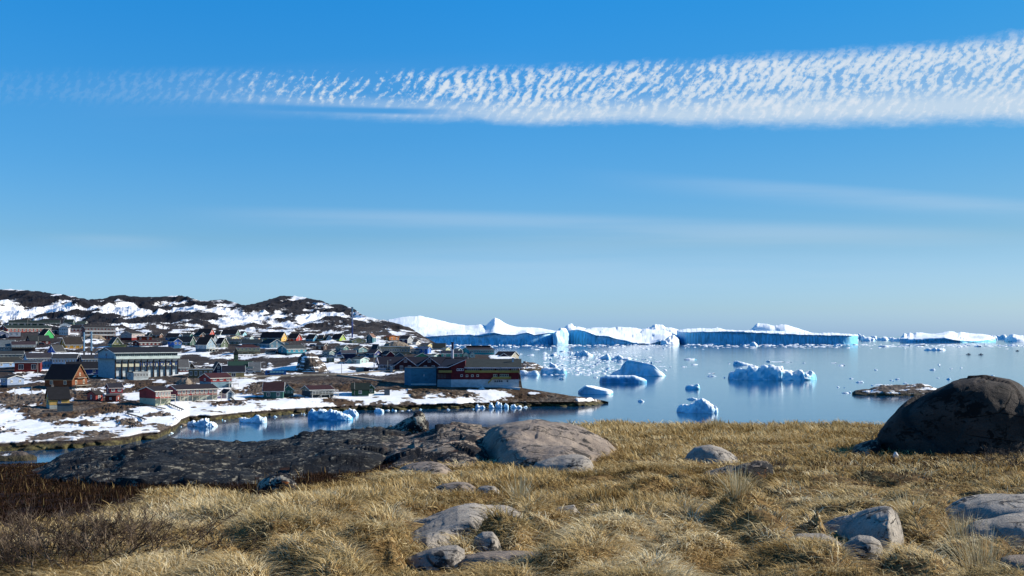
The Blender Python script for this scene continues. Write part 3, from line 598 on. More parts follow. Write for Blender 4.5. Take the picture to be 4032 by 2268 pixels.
h = house(931, 1024, 1357, 1396, 'N', 0, .32, '#d2c48e', RR, 'cream building with a dark red roof and open undercroft in the middle of the snow', 6, 1, found=1.8, fcol='#8f846c', W0=10, style='hip', bal=[('front', -1, 1, .48, 1.4, 1.8, '#cfc39a')])
house(1094, 1206, 1360, 1398, 'L', 36, .38, '#2f7f93', '#434a4c', 'bright teal bungalow with a grey roof above the rock bluff', 4, found=1.0, fcol='#2c4a55')
house(960, 1000, 1323, 1338, 'R', 16, .4, '#9fb0b4', RBR, 'low pale snow-roofed house left of the upper yellow-gabled row', 2)
house(1000, 1028, 1326, 1340, 'R', 10, .4, '#c2a58f', RBR, 'low salmon-coloured cottage just left of the bright yellow gable', 1)
house(1118, 1136, 1351, 1369, 'N', 0, .1, '#56808c', RG, 'little flat garage right of the wide slate-teal house', 0, 1, 0, style='flat', W0=4, cat='garage', name='garage')
house(640, 668, 1344, 1360, 'R', 10, .4, '#47708c', '#2c3a48', 'small slate-blue shed left of the bright blue house', 0, cat='shed', name='shed', W0=4)
house(1046, 1092, 1382, 1398, 'R', 12, .5, '#3d5c66', '#2c3d46', 'low dark blue-green shed left of the bright teal bungalow', 1, cat='shed', name='shed', W0=5)
house(598, 640, 1376, 1392, 'N', 0, .4, '#3a5878', '#20303f', 'small blue cabin showing over the big hotel roof', 2, W0=5, cat='cabin')
# --- behind the church
d = 0
house(901, 992, 1426, 1466, 'N', 0, .55, '#5a2323', '#234a3c', 'dark green-roofed hall attached to the church tower', 2, W0=12, cat='hall', name='hall')
house(833, 878, 1427, 1472, 'F', -10, .62, '#1d2846', '#10131f', 'black-blue twin-gabled house left of the church hall', 0, 1, 1)
house(877, 962, 1443, 1489, 'N', 0, .48, '#b59a66', '#12142a', 'tan house with a blue-black roof just left of the bus stop slope', 1, found=0, W0=9, win=(1.6, 1.6))
house(983, 1023, 1428, 1466, 'N', 0, .85, '#5b5f60', '#7c8083', 'grey metal-clad barn with a steep roof beside the church hall', 0, 1, 0, cat='barn', name='barn', W0=7)
house(697, 743, 1418, 1468, 'L', 10, .58, '#6d1a26', '#68686b', 'crimson house with white porch posts right of the big hotel', 3, found=.5, win=(.9, 2.0), W0=8)
house(733, 765, 1429, 1458, 'F', -10, .5, '#6a5b45', RG, 'small brown gable house behind the crimson one', 0, 1, 1)
house(743, 838, 1454, 1489, 'N', 0, .05, '#6f6146', '#94866a', 'flat-roofed brown building with a long pale parapet, right of the crimson house', 5, style='flat', W0=8, win=(1.0, 1.8))
h = house(785, 912, 1473, 1532, 'L', 46, .28, '#8e2a2c', '#4a1d22', 'red house with a maroon roof and a white deck, above the terrace houses', 3, 1, 1, found=2.6, fcol='#6f8a96', W0=9, bal=[('front', .55, 1.5, .46, 1.6, 2.0)], win=(1.3, 1.2), trim='#dcd6cc')
# --- red terraces by the shore
h = house(548, 672, 1527, 1600, 'L', 64, .20, '#963233', '#2b2428', 'nearer red terrace on a concrete base with timber balconies, left of its twin', 5, 1, 0, found=2.4, fcol='#b6bda6', W0=9, bal=[('front', -.75, 1.25, .53, 1.7, 3.0, '#c9c0ad')], win=(1.0, 1.6), trim='#e6e0d4', cat='row house', name='row_house')
house(655, 856, 1520, 1582, 'L', 44, .24, '#99373a', '#2a2228', 'longer red terrace on a concrete base with three timber balconies and stairs', 9, 1, 0, found=2.1, fcol='#aeb6ad', W0=10, bal=[('front', -.95, -.55, .5, 1.7, 2.6, '#c9c0ad'), ('front', -.35, .35, .5, 1.7, 2.6, '#c9c0ad'), ('front', .65, 1.12, .5, 1.7, 2.6, '#c9c0ad')], win=(1.2, 1.7), trim='#e6e0d4', cat='row house', name='row_house')
house(868, 920, 1536, 1572, 'F', -24, .36, '#c6cdd0', '#171a28', 'little white shed with a black roof and tall door, right of the red terraces', 0, 1, 0, cat='shed', name='shed', trim=WHT, door=('right', 0, '#39566e'), attic=False, dep=6)
house(1038, 1120, 1509, 1570, 'R', 6, .5, '#3f6f68', '#3b1d24', 'teal green house with a steep maroon roof by the shore', 2, 1, 0, W0=8, win=(1.2, 1.3))
house(1112, 1156, 1519, 1562, 'F', -4, .4, '#9fb4bd', '#243a44', 'white-glazed side wing of the teal green shore house', 0, 1, 3, win=(1.0, 1.2), gcol='#3f6f68', attic=False, found=1.0, fcol='#49474a')
h = house(1188, 1314, 1522, 1568, 'L', 34, .3, '#969184', '#40191f', 'grey-beige shore house with a maroon roof and a white veranda on posts', 4, 1, 1, found=2.4, fcol='#45505a', W0=8, bal=[('front', -1, 1.25, .52, 1.8, 2.6, '#cfd0cc')], win=(1.3, 1.2), style='gable')
house(1385, 1452, 1512, 1563, 'N', 0, .45, '#1f4a33', '#152a24', 'dark green house with an upturned roof in the shade of the embankment', 1, 1, 0, W0=7, found=.6, fcol='#7a8a84', trim=None)
house(1446, 1474, 1516, 1552, 'F', -4, .3, '#23533a', '#152a24', 'narrow dark green wing with one white window, joined to the shaded green house', 0, 1, 1, attic=False)
house(1513, 1535, 1545, 1559, 'N', 0, .05, '#54606a', RG, 'small grey hut below the stone embankment', 0, 1, 0, style='flat', cat='shed', name='shed', W0=3, trim=None)
# --- right hand side of town
house(1376, 1441, 1330, 1354, 'F', -10, .45, '#928c68', RB, 'khaki low gabled house right of the tall striped mast', 0, 1, 2, found=.8, fcol='#888880')
house(1443, 1480, 1315, 1352, 'F', 14, .35, '#27606e', '#8e6a58', 'tall teal house with a tan side roof on the right part of the upper row', 1, 2, 1)
house(1512, 1571, 1321, 1342, 'R', 38, .25, '#b26f3c', '#6d3526', 'orange-brown chalet on the rock slope', 1, 1, 2, bal=[('right', -1, 1, .2, 1.2, 2.0, '#8a5a36')], trim='#a8683a')
house(1573, 1626, 1323, 1358, 'R', 22, .35, '#232343', '#12131f', 'black house with a white fascia and tall posts right of the orange-brown chalet', 1, 2, 1, found=0, gcol='#9fa2a6')
house(1624, 1656, 1341, 1359, 'R', 18, .4, '#b9b4ae', RBR, 'tiny white cottage at the foot of the hill\'s right end', 1)
house(1655, 1703, 1352, 1370, 'R', 18, .35, '#d0bf86', RBR, 'cream cottage above the blue cube house', 1)
house(1705, 1753, 1353, 1379, 'N', 0, .75, '#1f3533', '#1b2a2b', 'dark green barn-shaped house at the very end of the hill', 0, W0=8)
house(1459, 1500, 1357, 1400, 'F', -22, .6, '#7a7a6a', '#11142a', 'steep black-roofed gable at the left end of the long beige building', 0, 1, 1)
house(1488, 1580, 1365, 1395, 'N', 0, .05, '#8a8168', '#6d766c', 'long beige institutional building with a row of small square windows', 10, 1, 0, cat='school', name='school_building', style='flat', W0=16, win=(1.1, 1.5))
house(1580, 1615, 1366, 1395, 'N', 0, .05, '#9a8266', '#6d6a5c', 'tan end block of the long beige building with three windows', 3, 1, 0, style='flat', W0=12, win=(1.0, 1.5))
house(1446, 1502, 1378, 1408, 'R', 28, .45, '#27306a', '#10142c', 'royal navy house with a white-trimmed gable in front of the beige building', 1, 1, 1, found=1.2, fcol='#5c7684', win=(1.6, 1.3), attic=False)
house(1500, 1552, 1384, 1409, 'F', -22, .5, '#6b1b2c', '#1a1526', 'burgundy gable house beside the royal navy one', 0, 1, 0)
house(1552, 1590, 1389, 1409, 'F', -6, .55, '#2c4a5e', '#12192b', 'small dark house outlined by a white bargeboard', 0, 1, 0)
house(1346, 1400, 1381, 1412, 'N', 0, .35, '#1a2348', '#57535c', 'blue-black box house with a grey roof on the slope', 0, W0=8)
house(1318, 1350, 1383, 1402, 'F', -8, .4, '#285aa0', RG, 'small blue house left of the blue-black box house', 0, 1, 0)
house(1270, 1320, 1380, 1398, 'R', 24, .4, '#6f8486', '#2f3d44', 'grey-green cottage in the shaded hollow behind the rock bluff', 1)
house(1265, 1292, 1392, 1408, 'F', -6, .35, '#3a5a68', '#33434c', 'low slate cottage below the grey-green one in the hollow', 0, 1, 1)
house(1322, 1372, 1362, 1382, 'R', 20, .4, '#4f7377', '#3a4848', 'greenish bungalow in the shade under the khaki house', 2)
house(1392, 1446, 1366, 1388, 'R', 34, .4, '#5d7d86', '#42525a', 'slate-blue bungalow with a pale carport in the shade', 1)
house(1244, 1288, 1354, 1380, 'R', 14, .3, '#4c3b38', '#2a2a30', 'brown timber house at the left edge of the shaded hollow', 1, 1, 1)
house(1382, 1452, 1408, 1434, 'R', 34, .3, '#9fb8b2', '#2b3e44', 'pale mint bungalow above the long hotel with white gables', 1, 1, 2)
house(1360, 1384, 1412, 1434, 'F', -6, .4, '#5c8896', '#203046', 'little blue-green shed next to the pale mint bungalow', 0, 1, 0, cat='shed', name='shed')
house(1285, 1316, 1412, 1427, 'N', 0, .1, '#6d7358', '#4a5244', 'olive hut at the right foot of the rock bluff', 1, style='flat', W0=5)
house(1651, 1698, 1366, 1394, 'R', 14, .25, '#2f63a8', '#23446e', 'cobalt blue cube house near the right end of town', 1, 2, 1, W0=8)
house(1616, 1652, 1376, 1394, 'N', 0, .3, '#4f6c7c', '#3a4a56', 'blue-grey low house left of the cobalt cube', 2)
house(1632, 1688, 1391, 1411, 'F', -4, .6, '#1f6a54', '#1a3a3a', 'green broad-gabled house behind the ridge of the long hotel', 0, 1, 0)
house(1690, 1738, 1396, 1412, 'R', 30, .4, '#6b8f8d', '#3b4d4c', 'pair of small green-grey cottages seen as one roof over the long hotel', 1, 1, 2)
house(1742, 1772, 1369, 1388, 'R', 16, .2, '#b3b48e', '#4f5a50', 'pale cream box house behind the white and black chimney', 1)
house(1738, 1819, 1382, 1409, 'N', 0, .38, '#3d8a80', '#101c35', 'sea-green hall with a navy roof behind the white and black chimney', 3, W0=10)
house(1786, 1818, 1374, 1390, 'R', 20, .5, '#6ba0a6', '#2c4a58', 'pale turquoise gable just above the sea-green hall', 0)
house(1820, 1845, 1389, 1407, 'F', -4, .5, '#d8dccb', '#23304a', 'left one of two tiny white gables at the right end of town', 0, 1, 1)
house(1845, 1870, 1387, 1407, 'F', -4, .5, '#dde1d2', '#23304a', 'right one of two tiny white gables at the right end of town', 0, 1, 1)
h = house(1822, 1945, 1370, 1408, 'L', 26, .22, '#2ba3a6', '#2a2733', 'turquoise apartment block with a row of dark roof vents near the water', 11, 2, 0, cat='apartment block', name='apartment_block', W0=14, D=575)
for i in range(9):
    MB().box(-.9, .9, -.7, .7, -.5, 1.1).build('roof_vent', roofmat('#241c2c'), h['root'], loc=(h['L']*(-.42+.105*i), 0, h['H']))
house(1950, 2043, 1386, 1417, 'R', 30, .5, '#a8a08c', '#161524', 'dark-roofed house with a central gable and a beige end wall beside the open water', 2, D=560, W0=9)
house(1962, 2002, 1392, 1418, 'F', -4, .45, '#3a3140', '#161524', 'small gabled wing projecting from the beige-ended house by the water', 0, 1, 1, D=552)
# --- the big hotel with letters
def hotel():
    h = house(388, 700, 1372, 1490, 'L', 68, .16, '#a7b6bd', RB, 'big white four-storey hotel with recessed bays, a long balcony and HOTEL HVIDE FALK lettering', 0, 4, 0, cat='hotel', name='hotel', W0=16, trim='#cfd6d8', gcol='#7d9fae', over=.8)  # gcol puts the left gable's blue shade into its colour
    r, L, Wd, ev = h['root'], h['L'], h['W'], h['ev']; n = 10; bw = L/n; fh = ev/4.3
    dark = paint('#2b2226', .8, False); white = paint('#c9cfd2', .7, False); cream = paint('#cfcbb2', .8, False)
    for i in range(n+1):
        x = -L/2+bw*i; MB().box(x-.16, x+.16, -Wd/2-.55, -Wd/2-.02, -3, fh*3.15).build('fin_wall', dark, r)
    for i in range(n):
        c = -L/2+bw*(i+.5)
        for k in range(3):
            window(r, c-.3, -Wd/2-.06, fh*(k+.62), 'front', 1.6, 1.4, '#5f7684', 1)
        window(r, c, -Wd/2-.06, fh*3.75, 'front', 2.6, 1.7, '#6f8f8a', 2)
        MB().box(-bw/2+.3, bw/2-.3, -.35, -.04, 0, 1.2).build('bay_panel', cream, r, loc=(c, -Wd/2, fh*1.95))
        MB().box(-bw/2+.3, -bw/2+1.3, -.5, -.04, -2.5, fh*.9).build('bay_wall', white, r, loc=(c, -Wd/2, 0))
        MB().prism([(-.02, fh*2.75), (-.9, fh*3.2), (-.02, fh*3.2)], -bw/2+.24, bw/2-.24, 'x').build('balcony_soffit', white, r, loc=(c, -Wd/2, 0))
    balcony(r, 'front', -L/2-.3, L/2+.3, fh*3.3, L, Wd, 1.7, 0, '#c3d0cc', True)
    balcony(r, 'left', -Wd/2, Wd/2, fh*3.3, L, Wd, 1.5, 0, '#5f9cc4', False)  # left railing tinted with the same painted-in blue shade as the gable
    w0 = MB().prism([(-2.2, H_ := h['H']-1.2), (2.2, H_), (0, h['H']-.35)], -L/2-.10, -L/2-.02, 'x').build('gable_window', glassmat(), r)
    window(r, -L/2-.06, 0, fh*3.75, 'left', 1.1, 2.0, '#3b5f86')
    for t, i0, sz in (('HO', 4.5, 2.3), ('TEL', 5.5, 2.3), ('HV', 6.5, 2.3), ('IDE', 7.5, 2.3), ('FA', 8.5, 2.3), ('LK', 9.5, 2.3)):
        cu = bpy.data.curves.new('t', 'FONT'); cu.body = t; cu.size = sz; cu.extrude = .05; cu.align_x = 'CENTER'; cu.space_character = 1.35; cu.offset = .04
        to = bpy.data.objects.new('t', cu); C.objects.link(to); bpy.context.view_layer.update(); me = bpy.data.meshes.new_from_object(to); bpy.data.objects.remove(to)
        me.materials.clear(); me.materials.append(paint('#1d3f7a', .6, False)); o = bpy.data.objects.new('lettering', me); o.rotation_euler = (math.pi/2, 0, 0); o.location = (-L/2+bw*i0, -Wd/2-.42, fh*2.0); link(o, r)
hotel()
h = house(500, 585, 1466, 1497, 'L', 26, .08, '#b3babb', RG, 'small white flat-roofed annex with four windows in front of the big hotel', 5, 1, 1, style='flat', W0=7, found=.8, fcol='#c5cccd', win=(1.2, 1.4))
house(412, 430, 1458, 1478, 'N', 0, .1, '#2a3a5a', '#9fb0bd', 'dark entrance shed with a pale roof against the hotel\'s blue side', 0, 1, 0, style='flat', cat='shed', name='shed', W0=3)
# --- church tower
def church():
    D = 487; xm = 929; x = (xm-PX0)/F*D; z0 = HC-(1428-HOR)/F*D; r = empty('church', (x, D, z0), .25); tag(r, 'dark green church tower with a steep pointed spire against the snow', 'church'); HOUSES_XY.append((x, D, 4))
    k = F/D; w = 2.0; top = (1428-1395)/k; tip = (1428-1370)/k
    g = paint('#14302c', .8)
    MB().box(-w/2, w/2, -w/2, w/2, -4, top).build('tower', g, r)
    s = MB(); s.v = [(-w/2-.2,-w/2-.2,top),(w/2+.2,-w/2-.2,top),(w/2+.2,w/2+.2,top),(-w/2-.2,w/2+.2,top),(0,0,tip)]; s.f = [(0,1,4),(1,2,4),(2,3,4),(3,0,4),(3,2,1,0)]; s.m = [0]*5; s.build('spire', roofmat('#12272a'), r)
    for z in (top*.35, top*.75):
        for u in (-.5, .5): window(r, u, -w/2-.03, z, 'front', .6, 1.0, '#8a9a6e', 0)
church()
# --- long dark hotel with white-edged gables
def long_hotel():
    h = house(1490, 1838, 1408, 1458, 'N', 0, .55, '#3a1420', '#12152c', 'long maroon hotel with a dark steep roof and white-edged gables', 0, cat='hotel', name='hotel', W0=13, D=474, trim='#b9b6c4', over=.5)
    r, L, Wd, ev, H = h['root'], h['L'], h['W'], h['ev'], h['H']; wm = paint('#3a1420'); rm = roofmat('#12152c'); tm = paint('#c6c3cf', .6, False); S = (1838-1490)/L
    for i in range(26):
        u = -L/2+L*(i+.5)/26
        if abs(u+L/2-(1598-1490)/S) > 4.4 and abs(u+L/2-(1690-1490)/S) > 4.4: window(r, u, -Wd/2-.03, ev*.55, 'front', 1.0, 1.5, '#b9bcc4', 1)
    for cx in (1598, 1690):
        c = -L/2+(cx-1490)/S; hw = 4.6; yf = -Wd/2-2.2
        MB().prism([(c-hw, -3), (c+hw, -3), (c+hw, ev-.4), (c, H-.2), (c-hw, ev-.4)], yf, 0, 'y').build('gable_wing', wm, r)
        R = MB(); s = (H-ev+.2)/hw; R.prism([(c-hw-.5, ev-.4-s*.5), (c, H-.12), (c+hw+.5, ev-.4-s*.5), (c+hw+.5, ev-.15-s*.5), (c, H+.15), (c-hw-.5, ev-.15-s*.5)], yf-.4, -.1, 'y'); R.build('roof', rm, r)
        T = MB(); T.bar((c-hw-.5, yf-.45, ev-.3-s*.5), (c, yf-.45, H+.05), .16).bar((c+hw+.5, yf-.45, ev-.3-s*.5), (c, yf-.45, H+.05), .16); T.build('trim', tm, r)
        window(r, c, yf-.03, ev+1.6, 'front', 1.3, 1.2, '#d6d3da'); window(r, c-1.7, yf-.03, ev*.5, 'front', 1.3, 1.7, '#d6d3da'); window(r, c+1.7, yf-.03, ev*.5, 'front', 1.3, 1.7, '#d6d3da')
    c = -L/2-.4; T = MB(); T.bar((c-1.6, -Wd/2+1, 0), (c, -Wd/2+1.5, H), .16).bar((c+1.7, -Wd/2-.8, 0), (c, -Wd/2+1.5, H), .16); T.build('trim', tm, r)
long_hotel()
# --- front hotel: red with white base
def red_hotel():
    D = 403.0; k = F/D; x = lambda p: (p-PX0)/k; z0 = HC-(1524-HOR)/k; r = empty('hotel', (x(1910), D+7, z0), 0); tag(r, 'large red and white hotel on the point with a grey roof and yellow balconies', 'hotel')
    X = lambda p: x(p)-x(1910); Z = lambda q: (1524-q)/k; HOUSES_XY.append((x(1840), D+7, 12)); HOUSES_XY.append((x(1930), D+7, 12)); HOUSES_XY.append((x(2010), D+7, 9))
    red = paint('#5d1220'); wht = paint('#b4c4cf', .8, False); yel = paint('#8c8046', .7, False); tr = paint('#c8c2cc', .6, False)
    a0, a1, a2 = X(1776), X(1832), X(2043); Wd = 14; y0 = -7
    MB().box(a0, a2, y0+.06, y0+Wd-.06, -5, Z(1494)).build('foundation', wht, r)
    MB().box(a1, a2, y0, y0+Wd, Z(1494), Z(1449)).build('wall', red, r)
    MB().prism([(a0, Z(1494)), (a1, Z(1494)), (a1, Z(1420)), (a0, Z(1443))], y0-.03, y0+Wd, 'y').build('wall', red, r)
    R = MB(); R.prism([(y0-1.2, Z(1449)), (y0+Wd*.55, Z(1416)), (y0+Wd*.55, Z(1414.5)), (y0-1.2, Z(1447))], a1-.3, a2+1.0, 'x'); R.prism([(y0+Wd*.55, Z(1416)), (y0+Wd+1, Z(1449)), (y0+Wd+1, Z(1447)), (y0+Wd*.55, Z(1414.5))], a1-.3, a2+1.0, 'x')
    ro = R.build('roof', roofmat('#3d4442'), r); MB().box(a1+17.2, a1+17.8, y0+4.4, y0+5.0, Z(1432), Z(1410)).build('chimney', wht, ro)
    R = MB(); R.v = [(X(1725), y0-1, Z(1447)), (a0-1, y0-1, Z(1447)), (a1, y0-.4, Z(1417)), (a1, y0+Wd, Z(1417)), (X(1745), y0+Wd, Z(1413)), (X(1725), y0+Wd, Z(1440))]; R.f = [(0,1,2,3,4,5)]; R.m = [0]
    n = len(R.v); R.v += [(v[0], v[1], v[2]-.25) for v in R.v]; R.f.append(tuple(range(2*n-1, n-1, -1))); R.m.append(0)
    for i in range(n): R.f.append((i, (i+1) % n, n+(i+1) % n, n+i)); R.m.append(0)
    R.build('roof', roofmat('#10132a'), r)
    T = MB(); T.bar((X(1725), y0-1.06, Z(1446)), (a0-1, y0-1.06, Z(1446)), .2).bar((a0-1, y0-1.06, Z(1446)), (a1, y0-.5, Z(1417)), .16).box(a1-.3, a2+1.0, y0-1.32, y0-1.22, Z(1450), Z(1446.5)); T.build('trim', tr, r)
    MB().box(X(1722), a0, y0+.2, y0+Wd, Z(1494), Z(1446)).build('wall', paint('#3b1526'), r)
    MB().box(X(1722), a0, y0+.1, y0+Wd, -4, Z(1494)).build('foundation', paint('#6f8ea0', .8, False), r)
    for p0, p1 in ((1728, a0),): MB().box(X(p0), p1+.3, y0-1.4, y0+.15, Z(1467), Z(1458)).build('balcony', yel, r)
    b = MB().box(a1-.05, a2+.3, y0-1.5, y0-.04, Z(1467), Z(1465.5)).build('balcony', yel, r)
    q = MB(); q.box(a1-.05, a2+.3, y0-1.56, y0-1.48, Z(1466), Z(1457.5)); 
    q.build('railing', yel, b)
    s = MB(); 
    for i in range(11): u = a1+(a2-a1)*i/10; s.box(u-.06, u+.06, y0-1.62, y0-1.57, Z(1466.5), Z(1457.5))
    s.build('railing_posts', paint('#8f8340', .7, False), b)
    i = 0
    for u in np.linspace(a1+1, a2-.8, 24):
        if i % 7 != 6: window(r, float(u), y0-.03, Z(1454), 'front', .75, 1.0, '#9fa6b4', 1)
        i += 1
    for p in (1803, 1812.5, 1822): window(r, X(p), y0-.06, Z(1455.5), 'front', .85, .85, '#dcd6da', 0)
    for p, q_ in ((1818, 1479), (1839, 1479.5), (1860, 1479.5), (1881, 1479)): window(r, X(p), y0-.06, Z(q_), 'front', .85, .85, '#d6d2d2', 0)
    for p in (1946, 1954, 1972, 1981, 1990, 1999): window(r, X(p), y0-.03, Z(1478), 'front', .75, .95, '#cfcfc0', 0)
    for p in (1950, 1958.5, 1967, 1975.5, 1998): window(r, X(p), y0+.03, Z(1501), 'front', .6, .6, '#37445a', 0)
    b = MB().box(X(1942), X(2012), y0-1.3, y0-.03, Z(1491), Z(1489.8)).build('balcony', yel, r); MB().box(X(1942), X(2012), y0-1.36, y0-1.28, Z(1491), Z(1482.5)).build('railing', yel, b)
    MB().quad((X(1922), y0-1.3, Z(1512)), (X(1942), y0-1.3, Z(1491)), (X(1942), y0-1.3, Z(1483)), (X(1922), y0-1.3, Z(1503))).quad((X(1922), y0-.2, Z(1512)), (X(1922), y0-1.3, Z(1512)), (X(1942), y0-1.3, Z(1491)), (X(1942), y0-.2, Z(1491))).build('stairs', yel, r)
    for i, p in enumerate((1723, 1735, 1747)): MB().box(X(p), X(p+9), y0+.05, y0+.12, Z(1489), Z(1473)).build('window', glassmat(), r)
red_hotel()
def teal_box():
    D = 405.0; k = F/D; z0 = HC-(1513-HOR)/k; r = empty('warehouse', ((1660-PX0)/k, D+6, z0), 0); tag(r, 'windowless teal-blue box building with a chamfered left side, in front of the long hotel', 'warehouse'); X = lambda p: (p-1660)/k; Z = lambda q: (1513-q)/k
    HOUSES_XY.append(((1660-PX0)/k, D+6, 9))
    P = [(X(1619), -6), (X(1718), -6), (X(1718), 6), (X(1585), 6), (X(1586), 0)]
    MB().prism(P, -4, Z(1450), 'z').build('wall', paint('#2b6c88', .7), r)
    MB().prism([(p[0]*1.01, p[1]*1.02) for p in P], Z(1450), Z(1448.5), 'z').build('roof', roofmat('#2c3f4c'), r)
    MB().box(X(1668), X(1671), -6.1, -5.98, Z(1482), Z(1474)).build('vent', paint('#9fb8c4', .6, False), r)
    MB().box(X(1618), X(1718), -6.15, -6.0, -.2, .25).build('plinth', paint('#b9c8ce', .8, False), r)
teal_box()
# --- chimneys and masts
def stack(px, yt, yb, w, bands, label, name='chimney_stack', cat='chimney', D=None, cap=None):
    D = D or float(Dland(px, yb)); k = F/D; x = (px-PX0)/k; z0 = HC-(yb-HOR)/k; H = (yb-yt)/k; r = empty(name, (x, D, z0)); tag(r, label, cat)
    z = -2.0
    for i, (f, col) in enumerate(bands):
        z1 = H*f; MB().bar((0, 0, z), (0, 0, z1), w/k/2, n=12).build('shaft' if i == 0 else 'shaft_section', paint(col, .45, False), r); z = z1
    if cap: MB().bar((0, 0, H), (0, 0, H+.5), w/k*.7, n=12).build('cap', paint(cap, .5, False), r)
    return r
stack(331, 1308, 1402, 6.5, [(.22, '#151a28'), (1, '#6f93ad')], 'left one of the two slim blue steel chimneys beside the hotel')
stack(360, 1305, 1402, 6.5, [(.22, '#151a28'), (1, '#6f93ad')], 'right one of the two slim blue steel chimneys beside the hotel')
stack(1387, 1212, 1334, 6.5, [(.42, '#1c2f6a'), (.55, '#4c5a96'), (.88, '#6c7d9c'), (1, '#3f6f8c')], 'tall blue and grey power station chimney rising above the hill\'s right shoulder', cap='#35617d')
stack(1782, 1352, 1416, 9, [(.62, '#b8b6c4'), (1, '#171736')], 'stout white chimney with a black top behind the long hotel', D=455, cap='#171736')
def pole(px, yt, yb, label, name='utility_pole', cat='pole', lamp=False, col='#8f8d86', flag=False):
    D = float(Dland(px, yb)); k = F/D; H = (yb-yt)/k; r = empty(name, ((px-PX0)/k, D-.6, HC-(yb-HOR)/k)); tag(r, label, cat)
    MB().bar((0, 0, -1), (0, 0, H), .13, n=8, r2=.09).build('post', paint(col, .6, False), r)
    if lamp: MB().bar((0, 0, H-.1), (1.1, -.2, H+.1), .06).build('arm', paint(col, .6, False), r); MB().box(.9, 1.5, -.4, -.05, H-.02, H+.2).build('lamp_head', paint('#b9bcc0', .5, False), r)
for a in [(110,1250,1286,'pale pole sticking up in front of the highest long green building'),(152,1325,1362,'pole standing before the dark maroon house'),(151,1424,1470,'white pole at the right end of the dark red flat-topped house'),(222,1485,1525,'pale pole in front of the big brown timber house'),(225,1432,1452,'short post before the middle light blue terrace'),(62,1526,1582,'street lamp on the snow slope under the small pale blue-grey house'),(128,1520,1572,'leaning wooden post left of the ochre yellow house'),(1473,1389,1462,'tall white flagpole at the left end of the long maroon hotel'),(1527,1418,1464,'lamp post in front of the long maroon hotel'),(1397,1505,1562,'thin pole beside the shaded dark green house'),(450,1272,1284,'thin mast on the balcony flats'),(1346,1420,1472,'thin pole where the road passes the rock bluff'),(857,1357,1378,'lamp post on the terrace of the big grey-blue house'),(315,1392,1452,'white pole between two light blue terraces'),(351,1390,1430,'slim pole between the two blue steel chimneys and the terraces')]:
    pole(*a, name='flagpole' if 'flag' in a[3] else 'street_lamp' if 'lamp' in a[3] else 'utility_pole', cat='flagpole' if 'flag' in a[3] else 'street lamp' if 'lamp' in a[3] else 'pole', lamp='lamp' in a[3])
# --- vehicles and yard things
def wheels(r, xs, w, rad):
    for x in xs:
        for s in (-1, 1):
            t = MB().bar((x, s*w/2-.12, rad), (x, s*w/2+.12, rad), rad, n=14).build('wheel', paint('#16171a', .8, False), r)
def bus():
    D = float(Dland(1085, 1480)); k = F/D; r = empty('bus', ((1085-PX0)/k, D, HC-(1480-HOR)/k), math.radians(13+3)); tag(r, 'blue bus parked on the road below the snowy rock slope', 'bus'); L, Wd, H = 8.4, 2.5, 2.35
    MB().prism([(-L/2, .35), (L/2, .35), (L/2, H*.92), (L/2-.25, H), (-L/2+.35, H), (-L/2, H*.6)], -Wd/2, Wd/2, 'y').build('body', paint('#1f5f9e', .35, False), r)
    for i in range(6): w = MB().box(-.5, .5, -.03, .02, 0, .7).build('window', glassmat() if i in (0,) else paint('#8fc3cf', .15, False), r, loc=(-L/2+1.2+i*1.15, -Wd/2-.02, 1.3))
    MB().box(L/2, L/2+.03, -Wd/2+.2, Wd/2-.2, 1.2, 2.1).build('windscreen', glassmat(), r); wheels(r, (-L/2+1.5, L/2-1.7), Wd-.1, .42)
    HOUSES_XY.append((r.location.x, r.location.y, 6))
bus()
def car(px, py, col, label, rz=0.0, van=False):
    D = float(Dland(px, py)); k = F/D; r = empty('parked_car', ((px-PX0)/k, D, HC-(py-HOR)/k+.05), rz); tag(r, label, 'car' if not van else 'van', 'cars parked in the town'); HOUSES_XY.append((r.location.x, r.location.y, 4))
    h1, h2 = (.95, 1.5) if not van else (1.1, 1.95); P = [(-2.1,.3),(2.1,.3),(2.1,.8),(1.5 if not van else 1.8,h1),(.8 if not van else 1.2,h2),(-1.3 if not van else -2,h2),(-1.9 if not van else -2.1,h1)]
    MB().prism(P, -.85, .85, 'y').build('body', paint(col, .3, False), r)
    g = MB(); g.prism([(-1.6,h1),(1.25,h1),(.75,h2-.12),(-1.2,h2-.12)], -.87, -.855, 'y'); g.build('side_window', glassmat(), r); wheels(r, (-1.3, 1.3), 1.6, .33)
car(1424, 1405, '#b9c0c2', 'white car parked behind the royal navy house', .2); car(1306, 1409, '#a9adb0', 'silver car on the track in the shaded hollow', -.3)
car(1338, 1413, '#c6cbd0', 'white boat-shaped van beside the blue-black box house', .1, True); car(1748, 1513, '#33436a', 'dark blue car parked between the teal box and the red hotel', 0)
car(1733, 1514, '#243a6a', 'blue van parked tight against the teal box', 0, True); car(985, 1471, '#c9cdd0', 'white car beside the grey metal barn', .3); car(1232, 1365, '#3f5f7c', 'blue car above the brown timber house', 0)
car(163, 1358, '#2b3038', 'dark car next to the dark maroon house', 0); car(500, 1362, '#39414c', 'dark car by the yellowish garages', 0)
